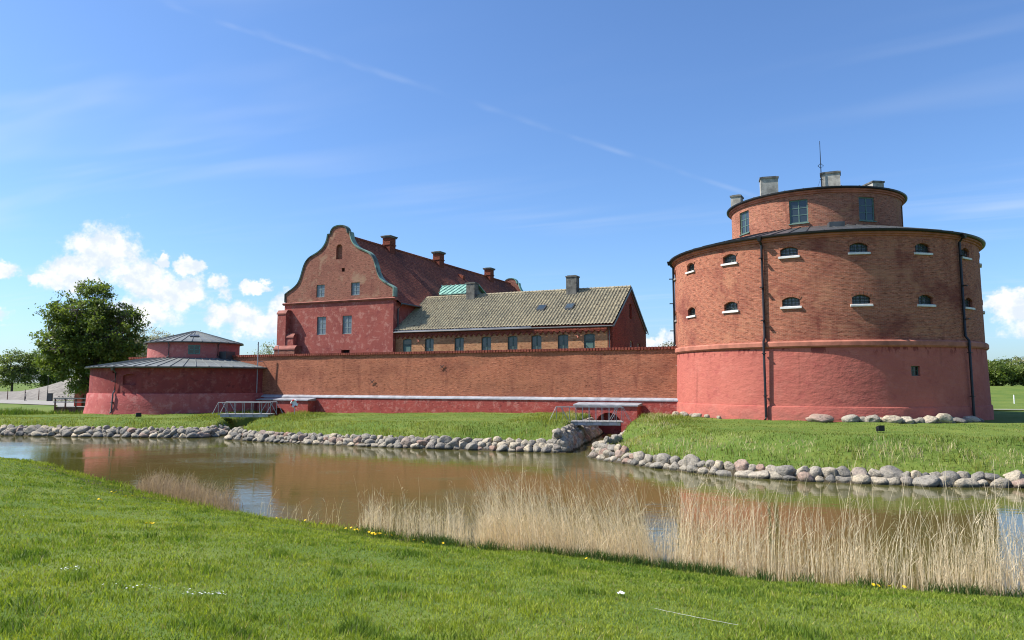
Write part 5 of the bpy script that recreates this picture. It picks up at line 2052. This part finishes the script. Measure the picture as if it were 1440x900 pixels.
def grass_cols(X, Y, rg, a=(0.110, 0.180, 0.024), b=(0.290, 0.325, 0.050), dry=0.03, drycol=(0.34, 0.29, 0.14)):
    n = len(X)
    f = np.clip(0.1 + 0.9 * (0.35 * vnoise(X, Y, 0.22, 25) + 0.35 * vnoise(X, Y, 0.7, 5) + 0.3 * vnoise(X, Y, 2.6, 6)) * 1.6 - 0.25 + rg.normal(0, 0.18, n), 0, 1)[:, None]
    c = np.array(a) * (1 - f) + np.array(b) * f
    c = c * rg.uniform(0.72, 1.28, (n, 1))
    d = rg.random(n) < dry
    c[d] = np.array(drycol) * rg.uniform(0.7, 1.2, (d.sum(), 1))
    return c


# mown lawn on the near bank, thinning out with distance from where one stands
rg = np.random.default_rng(3)
N = 560000
u_ = rg.random(N)
r0_, r1_ = 4.6, 46.0
rad_ = (r0_ ** 0.5 + u_ * (r1_ ** 0.5 - r0_ ** 0.5)) ** 2
az_ = rg.uniform(-0.86, 0.80, N)
X, Y = rad_ * np.sin(az_), rad_ * np.cos(az_)
dn = poly_sd(X, Y, LAWN)
keep = (dn > 0.05) & (Y < 48)
X, Y, rad_, dn = X[keep], Y[keep], rad_[keep], dn[keep]
tuft = vnoise(X, Y, 1.6, 8) * vnoise(X, Y, 4.5, 9)
H = (0.024 + 0.042 * rg.random(len(X))) * (0.7 + 2.2 * tuft ** 1.5)
edge = np.exp(-np.maximum(dn - 0.1, 0) / 0.55)
H = H + edge * (0.05 + 0.16 * rg.random(len(X))) * (0.3 + 1.1 * vnoise(X, Y, 0.8, 12))
W = 0.0045 + 0.00075 * rad_
cols = grass_cols(X, Y, rg, dry=0.05)
dk_ = (tuft > 0.56)
cols[dk_] *= np.array([0.55, 0.68, 0.7])
blades('lawn_grass', X, Y, H, W, cols, 1.0, 0.012, 'short bright green mown grass on the near bank', seed=31)

# rough grass on the far banks
N = 330000
X = rg.uniform(-62, 34, N)
Y = rg.uniform(29, 76, N)
df = poly_sd(X, Y, LAND)
keep = (df > 0.35) & (df < 16)
keep &= rg.random(N) < np.where(df < 5.5, 1.0, 0.45)
keep &= (np.hypot(X - TC.x, Y - TC.y) > 11.4) & (np.hypot(X - SC2.x, Y - SC2.y) > 10.3)
cwp = (X - CO.x) * CV.x + (Y - CO.y) * CV.y
keep &= cwp < -0.5
X, Y, df = X[keep], Y[keep], df[keep]
rough = np.clip(1.0 - np.abs(df - 2.0) / 3.4, 0, 1)
tn = vnoise(X, Y, 0.9, 14) * 0.6 + vnoise(X, Y, 2.6, 15) * 0.4
H = 0.04 + 0.05 * rg.random(len(X)) + rough * (0.05 + 0.60 * tn ** 2.2) * rg.uniform(0.5, 1.3, len(X))
W = np.full(len(X), 0.030) * rg.uniform(0.6, 1.3, len(X))
cols = grass_cols(X, Y, rg, (0.078, 0.125, 0.020), (0.270, 0.285, 0.062), dry=0.08)
# bleached patches of last year's grass
dry = (vnoise(X, Y, 0.55, 17) * 0.5 + vnoise(X, Y, 1.7, 18) * 0.5) * rough * (X > 4)
dm_ = rg.random(len(X)) < np.clip((dry - 0.29) * 3.4, 0, 0.85)
cols[dm_] = np.array([0.46, 0.41, 0.23]) * rg.uniform(0.7, 1.2, (dm_.sum(), 1))
blades('bank_grass', X, Y, H, W, cols, 0.8, 0.02, 'rough tufted grass on the far banks above the boulder edging', seed=32)

# weeds by the square, left of the low tower
N = 26000
X = rg.uniform(-74, -47, N)
Y = rg.uniform(66, 92, N)
k = vnoise(X, Y, 0.35, 21)
keep = (rg.random(N) < np.clip((k - 0.25) * 2.2, 0, 1)) & (np.hypot(X - SC2.x, Y - SC2.y) > 11)
keep &= ~((np.abs(X - dx0) < 3.2) & (Y > 91))
X, Y = X[keep], Y[keep]
H = 0.2 + 0.95 * rg.random(len(X)) * vnoise(X, Y, 0.5, 22) ** 1.3
blades('weeds', X, Y, H, np.full(len(X), 0.07), grass_cols(X, Y, rg, (0.06, 0.115, 0.02), (0.12, 0.165, 0.03), 0.05), 0.6, 0.05, 'tall weeds growing by the timber deck', seed=33, cat='weeds')

# dark sedge tufts where lawn meets reeds
sx, sy = [], []
sr = random.Random(9)
for i in range(95):
    t = sr.random()
    x0 = sr.choice([sr.uniform(0.8, 4.6), sr.uniform(0.8, 4.2), sr.uniform(4, 12), sr.uniform(-4, 1)])
    y0 = np.interp(x0, [p[0] for p in NEAR], [p[1] for p in NEAR]) - sr.uniform(-0.1, 0.6)
    for k in range(sr.randint(50, 110)):
        sx.append(x0 + sr.gauss(0, 0.14))
        sy.append(y0 + sr.gauss(0, 0.12))
X, Y = np.array(sx), np.array(sy)
H = rg.uniform(0.12, 0.36, len(X))
blades('sedge', X, Y, H, np.full(len(X), 0.016), grass_cols(X, Y, rg, (0.035, 0.075, 0.020), (0.07, 0.12, 0.03), 0.06), 0.75, 0.02, 'dark green sedge tufts along the foot of the reeds', seed=34, cat='sedge')


# ------------------------------------------------------------------ reeds
def reeds(name, stalks, label, seed, plume=0.03, pale=(0.86, 0.74, 0.54), dark=(0.66, 0.53, 0.35), leafy=0.5, cat='reeds', wd=0.0085):
    """stalks: list of (x, y, height, leanx, leany)"""
    rd = random.Random(seed)
    V, L, S, C = [], [], [], []

    def strip(pts, w0, w1, a_, col):
        n = len(pts)
        k = len(V)
        cx_, sy_ = math.cos(a_), math.sin(a_)
        for i, p in enumerate(pts):
            w = (w0 + (w1 - w0) * i / (n - 1)) * 0.5
            V.append((p[0] - cx_ * w, p[1] - sy_ * w, p[2]))
            V.append((p[0] + cx_ * w, p[1] + sy_ * w, p[2]))
            C.append(col)
            C.append(col)
        for i in range(n - 1):
            L.extend((k + 2 * i, k + 2 * i + 1, k + 2 * i + 3, k + 2 * i + 2))
            S.append(4)
    pa, dkc = np.array(pale), np.array(dark)
    for x, y, h, lx, ly in stalks:
        z0 = WZ - 0.15
        f = rd.random()
        col = tuple((pa * (1 - f) + dkc * f) * rd.uniform(0.8, 1.2))
        cv = rd.uniform(0.4, 2.2)
        if rd.random() < 0.10:
            lx += rd.choice((-1, 1)) * rd.uniform(0.3, 0.9)
            h *= rd.uniform(0.4, 0.8)
        pts = []
        for i in range(6):
            t = i / 5
            b_ = t ** (1 + cv)
            pts.append((x + lx * h * b_, y + ly * h * b_, z0 + (h + 0.15) * (t - 0.10 * (lx * lx + ly * ly) * t * t)))
        strip(pts, wd * rd.uniform(0.8, 1.3), wd * 0.35, rd.choice((-0.8, 0.75)) + rd.gauss(0, 0.3), col)
        for _ in range(2):
            if rd.random() < leafy:
                t = rd.uniform(0.25, 0.85)
                i = int(t * 5)
                p = Vector(pts[i]).lerp(Vector(pts[min(5, i + 1)]), t * 5 - i)
                ll = rd.uniform(0.2, 0.45) * min(1.0, h)
                sg = rd.choice((-1, 1)) if rd.random() < 0.5 else (1 if lx > 0 else -1)
                dr = Vector((sg * rd.uniform(0.15, 0.7), rd.uniform(-0.3, 0.3), rd.uniform(0.4, 0.95)))
                q = [p, p + dr * ll * 0.5, p + dr * ll + Vector((0, 0, -rd.uniform(0.0, 0.35) * ll))]
                strip([tuple(v) for v in q], 0.012, 0.002, rd.uniform(-0.7, 0.7), col)
        if rd.random() < plume and h > 1.1:
            tip = Vector(pts[-1])
            sg = 1 if rd.random() < 0.7 else -1
            pc = (0.46, 0.37, 0.24)
            for k in range(16):
                o_ = tip + Vector((sg * 0.012 * k * rd.uniform(0.3, 1), rd.uniform(-.02, .02), -0.2 + 0.018 * k))
                e_ = o_ + Vector((sg * rd.uniform(0.03, 0.10), rd.uniform(-.04, .04), rd.uniform(-0.04, 0.05)))
                strip([tuple(o_), tuple(o_.lerp(e_, .5) + Vector((0, 0, .01))), tuple(e_)], 0.012, 0.004, rd.uniform(-1, 1), pc)
    me = np_mesh(name, V, L, S, [M_REED], np.array(C))
    return tag(link(name, me), label, cat, None, 'stuff')


NXs, NYs = [p[0] for p in NEAR], [p[1] for p in NEAR]


def shore_y(x):
    return float(np.interp(x, NXs, NYs))


def stand(x0, x1, per_m, depth, h0, h1, lean, seed, spread=0.10, clump=0.0):
    rd = random.Random(seed)
    out = []
    n = int((x1 - x0) * per_m)
    for _ in range(n):
        x = rd.uniform(x0, x1)
        c = float(vnoise(np.array([x]), np.array([0.0]), 1.6, seed)[0])
        if clump and rd.random() < clump * (1 - c) * 1.6: continue
        d = depth * rd.random() ** 1.3
        y = shore_y(x) + d - 0.12
        edge_ = min(1.0, (x - x0) / 0.5 + 0.35, (x1 - x) / 0.5 + 0.35)
        h = (h0 + (h1 - h0) * rd.random() ** 2.0) * (0.66 + 0.5 * c) * edge_
        if rd.random() < 0.03: h = h1 * rd.uniform(0.85, 1.2)
        out.append((x, y, h, lean + rd.gauss(0, spread), rd.gauss(0, spread)))
    return out


reeds('reeds', stand(3.3, 13.5, 520, 1.5, 0.5, 2.25, 0.03, 51, 0.14, 0.5), 'tall pale dry reeds in the moat facing the big tower', 61, 0.075)
reeds('reeds', stand(-0.95, 3.4, 650, 1.5, 0.7, 1.9, -0.18, 52, 0.14, 0.25), 'dense wind-bent pale reed clump above the dark sedge tufts', 62, 0.06)
reeds('reeds', stand(-4.3, -1.05, 300, 1.2, 0.6, 1.35, -0.05, 53, 0.10, 0.35), 'thin stand of pale reeds beside the yellow dandelions', 63, 0.05)
reeds('reeds', stand(-8.0, -4.3, 16, 1.0, 0.3, 0.9, 0.15, 55, 0.25, 0.3), 'few scattered reed stalks in open water', 64, 0.0)
reeds('sedge_reeds', stand(-14.6, -8.9, 420, 1.3, 0.35, 0.85, 0.10, 54, 0.16, 0.25), 'short brown dead sedge at the lawn edge in open water', 65, 0.0, (0.46, 0.35, 0.24), (0.28, 0.20, 0.13), 0.8, 'sedge', 0.012)

# ------------------------------------------------------------------ flowers in the lawn
fl_m = plain('dandelion_yellow', (0.85, 0.60, 0.015), 0.7, 0, 0.1, 30)
st_m = plain('flower_stem', (0.10, 0.16, 0.03), 0.7, 0, 0.1, 10)
hm = MB()
for k in range(14):
    a_ = 2 * math.pi * k / 14
    hm.add([(0, 0, 0.0), (0.022 * math.cos(a_ - 0.2), 0.022 * math.sin(a_ - 0.2), 0.008), (0.026 * math.cos(a_), 0.026 * math.sin(a_), 0.004), (0.022 * math.cos(a_ + 0.2), 0.022 * math.sin(a_ + 0.2), 0.008)], [(0, 1, 2, 3)])
hm.add([(0.012 * math.cos(2 * math.pi * k / 8), 0.012 * math.sin(2 * math.pi * k / 8), 0.014) for k in range(8)], [tuple(range(8))])
head_me = hm.mesh('flower_head', fl_m)
sm_ = MB()
sm_.tube([(0, 0, -0.1), (0, 0, 0.0)], 0.004, 5)
stem_me = sm_.mesh('stem', st_m)
fr = random.Random(77)
DAN = [(-3.55, 19.35, 16, 0.28), (-4.6, 19.9, 7, 0.30), (-5.8, 20.8, 4, 0.5), (-12.0, 22.5, 4, 0.3), (-10.9, 21.5, 2, 0.2), (-6.5, 13.5, 3, 0.10), (-10.5, 18.8, 2, 0.2), (5.6, 12.2, 2, 0.2), (6.3, 12.4, 2, 0.2), (-2.0, 17.6, 3, 0.5), (0.5, 14.5, 2, 0.8)]
for x, y, n, sp in DAN:
    for k in range(n):
        px, py = x + fr.gauss(0, sp), y + fr.gauss(0, sp * 0.6)
        if poly_sd(np.array([px]), np.array([py]), LAWN)[0] < 0.1: continue
        d = empty('dandelion', (px, py, gz(px, py) + 0.10 + fr.uniform(0, 0.04)), 0, 'single yellow dandelion flower in the mown lawn', 'dandelion', 'dandelions in the lawn')
        h = link('flower_head', head_me, d)
        h.rotation_euler = (fr.uniform(0.2, 0.8), fr.uniform(-.3, .3), fr.uniform(0, 6))
        s_ = fr.uniform(1.0, 1.5)
        h.scale = (s_, s_, s_)
        link('stem', stem_me, d)


def daisies(x, y, n, sx_, sy_, label, seed):
    rd = random.Random(seed)
    mb = MB()
    for _ in range(n):
        px, py = x + rd.gauss(0, sx_), y + rd.gauss(0, sy_)
        z = gz(px, py) + rd.uniform(0.055, 0.085)
        r_ = rd.uniform(0.006, 0.011)
        tx_, ty_ = rd.uniform(-.5, .5), rd.uniform(-.6, 0.1)
        mb.add([(px + r_ * math.cos(2 * math.pi * k / 7), py + r_ * math.sin(2 * math.pi * k / 7), z + tx_ * r_ * math.cos(2 * math.pi * k / 7) + ty_ * r_ * math.sin(2 * math.pi * k / 7)) for k in range(7)], [tuple(range(7))])
    tag(mb.build('daisies', M_WHITE), label, 'daisies', None, 'stuff')


daisies(-5.05, 8.55, 60, 0.12, 0.10, 'broken ring of tiny white daisies in the near lawn', 1)
daisies(-3.05, 7.55, 70, 0.16, 0.06, 'denser cluster of tiny white daisies beside a thin scatter', 2)
daisies(-3.75, 7.7, 22, 0.2, 0.06, 'thin scatter of tiny white daisies in the lawn', 3)
daisies(-9.0, 14.0, 26, 0.25, 0.16, 'small white daisy patch farther up the lawn', 4)
daisies(-18.5, 25.0, 130, 2.2, 1.4, 'sprinkling of white daisies near the lawn edge by the water', 5)
# feather-pale scrap of paper
mb = MB()
px, py = 1.30, 9.0
z = gz(px, py) + 0.06
vs = []
for j in range(4):
    for i in range(5):
        vs.append((px + 0.026 * (i - 2) * (1 - 0.16 * abs(j - 1.5)), py + 0.03 * j, z - 0.012 + 0.010 * math.sin(i * 1.9 + j * 1.1) + 0.004 * (2 - abs(i - 2))))
mb.add(vs, [(j * 5 + i, j * 5 + i + 1, (j + 1) * 5 + i + 1, (j + 1) * 5 + i) for j in range(3) for i in range(4)])
tag(mb.build('paper_scrap', M_WHITE), 'crumpled white scrap of paper lying on the lawn', 'litter')
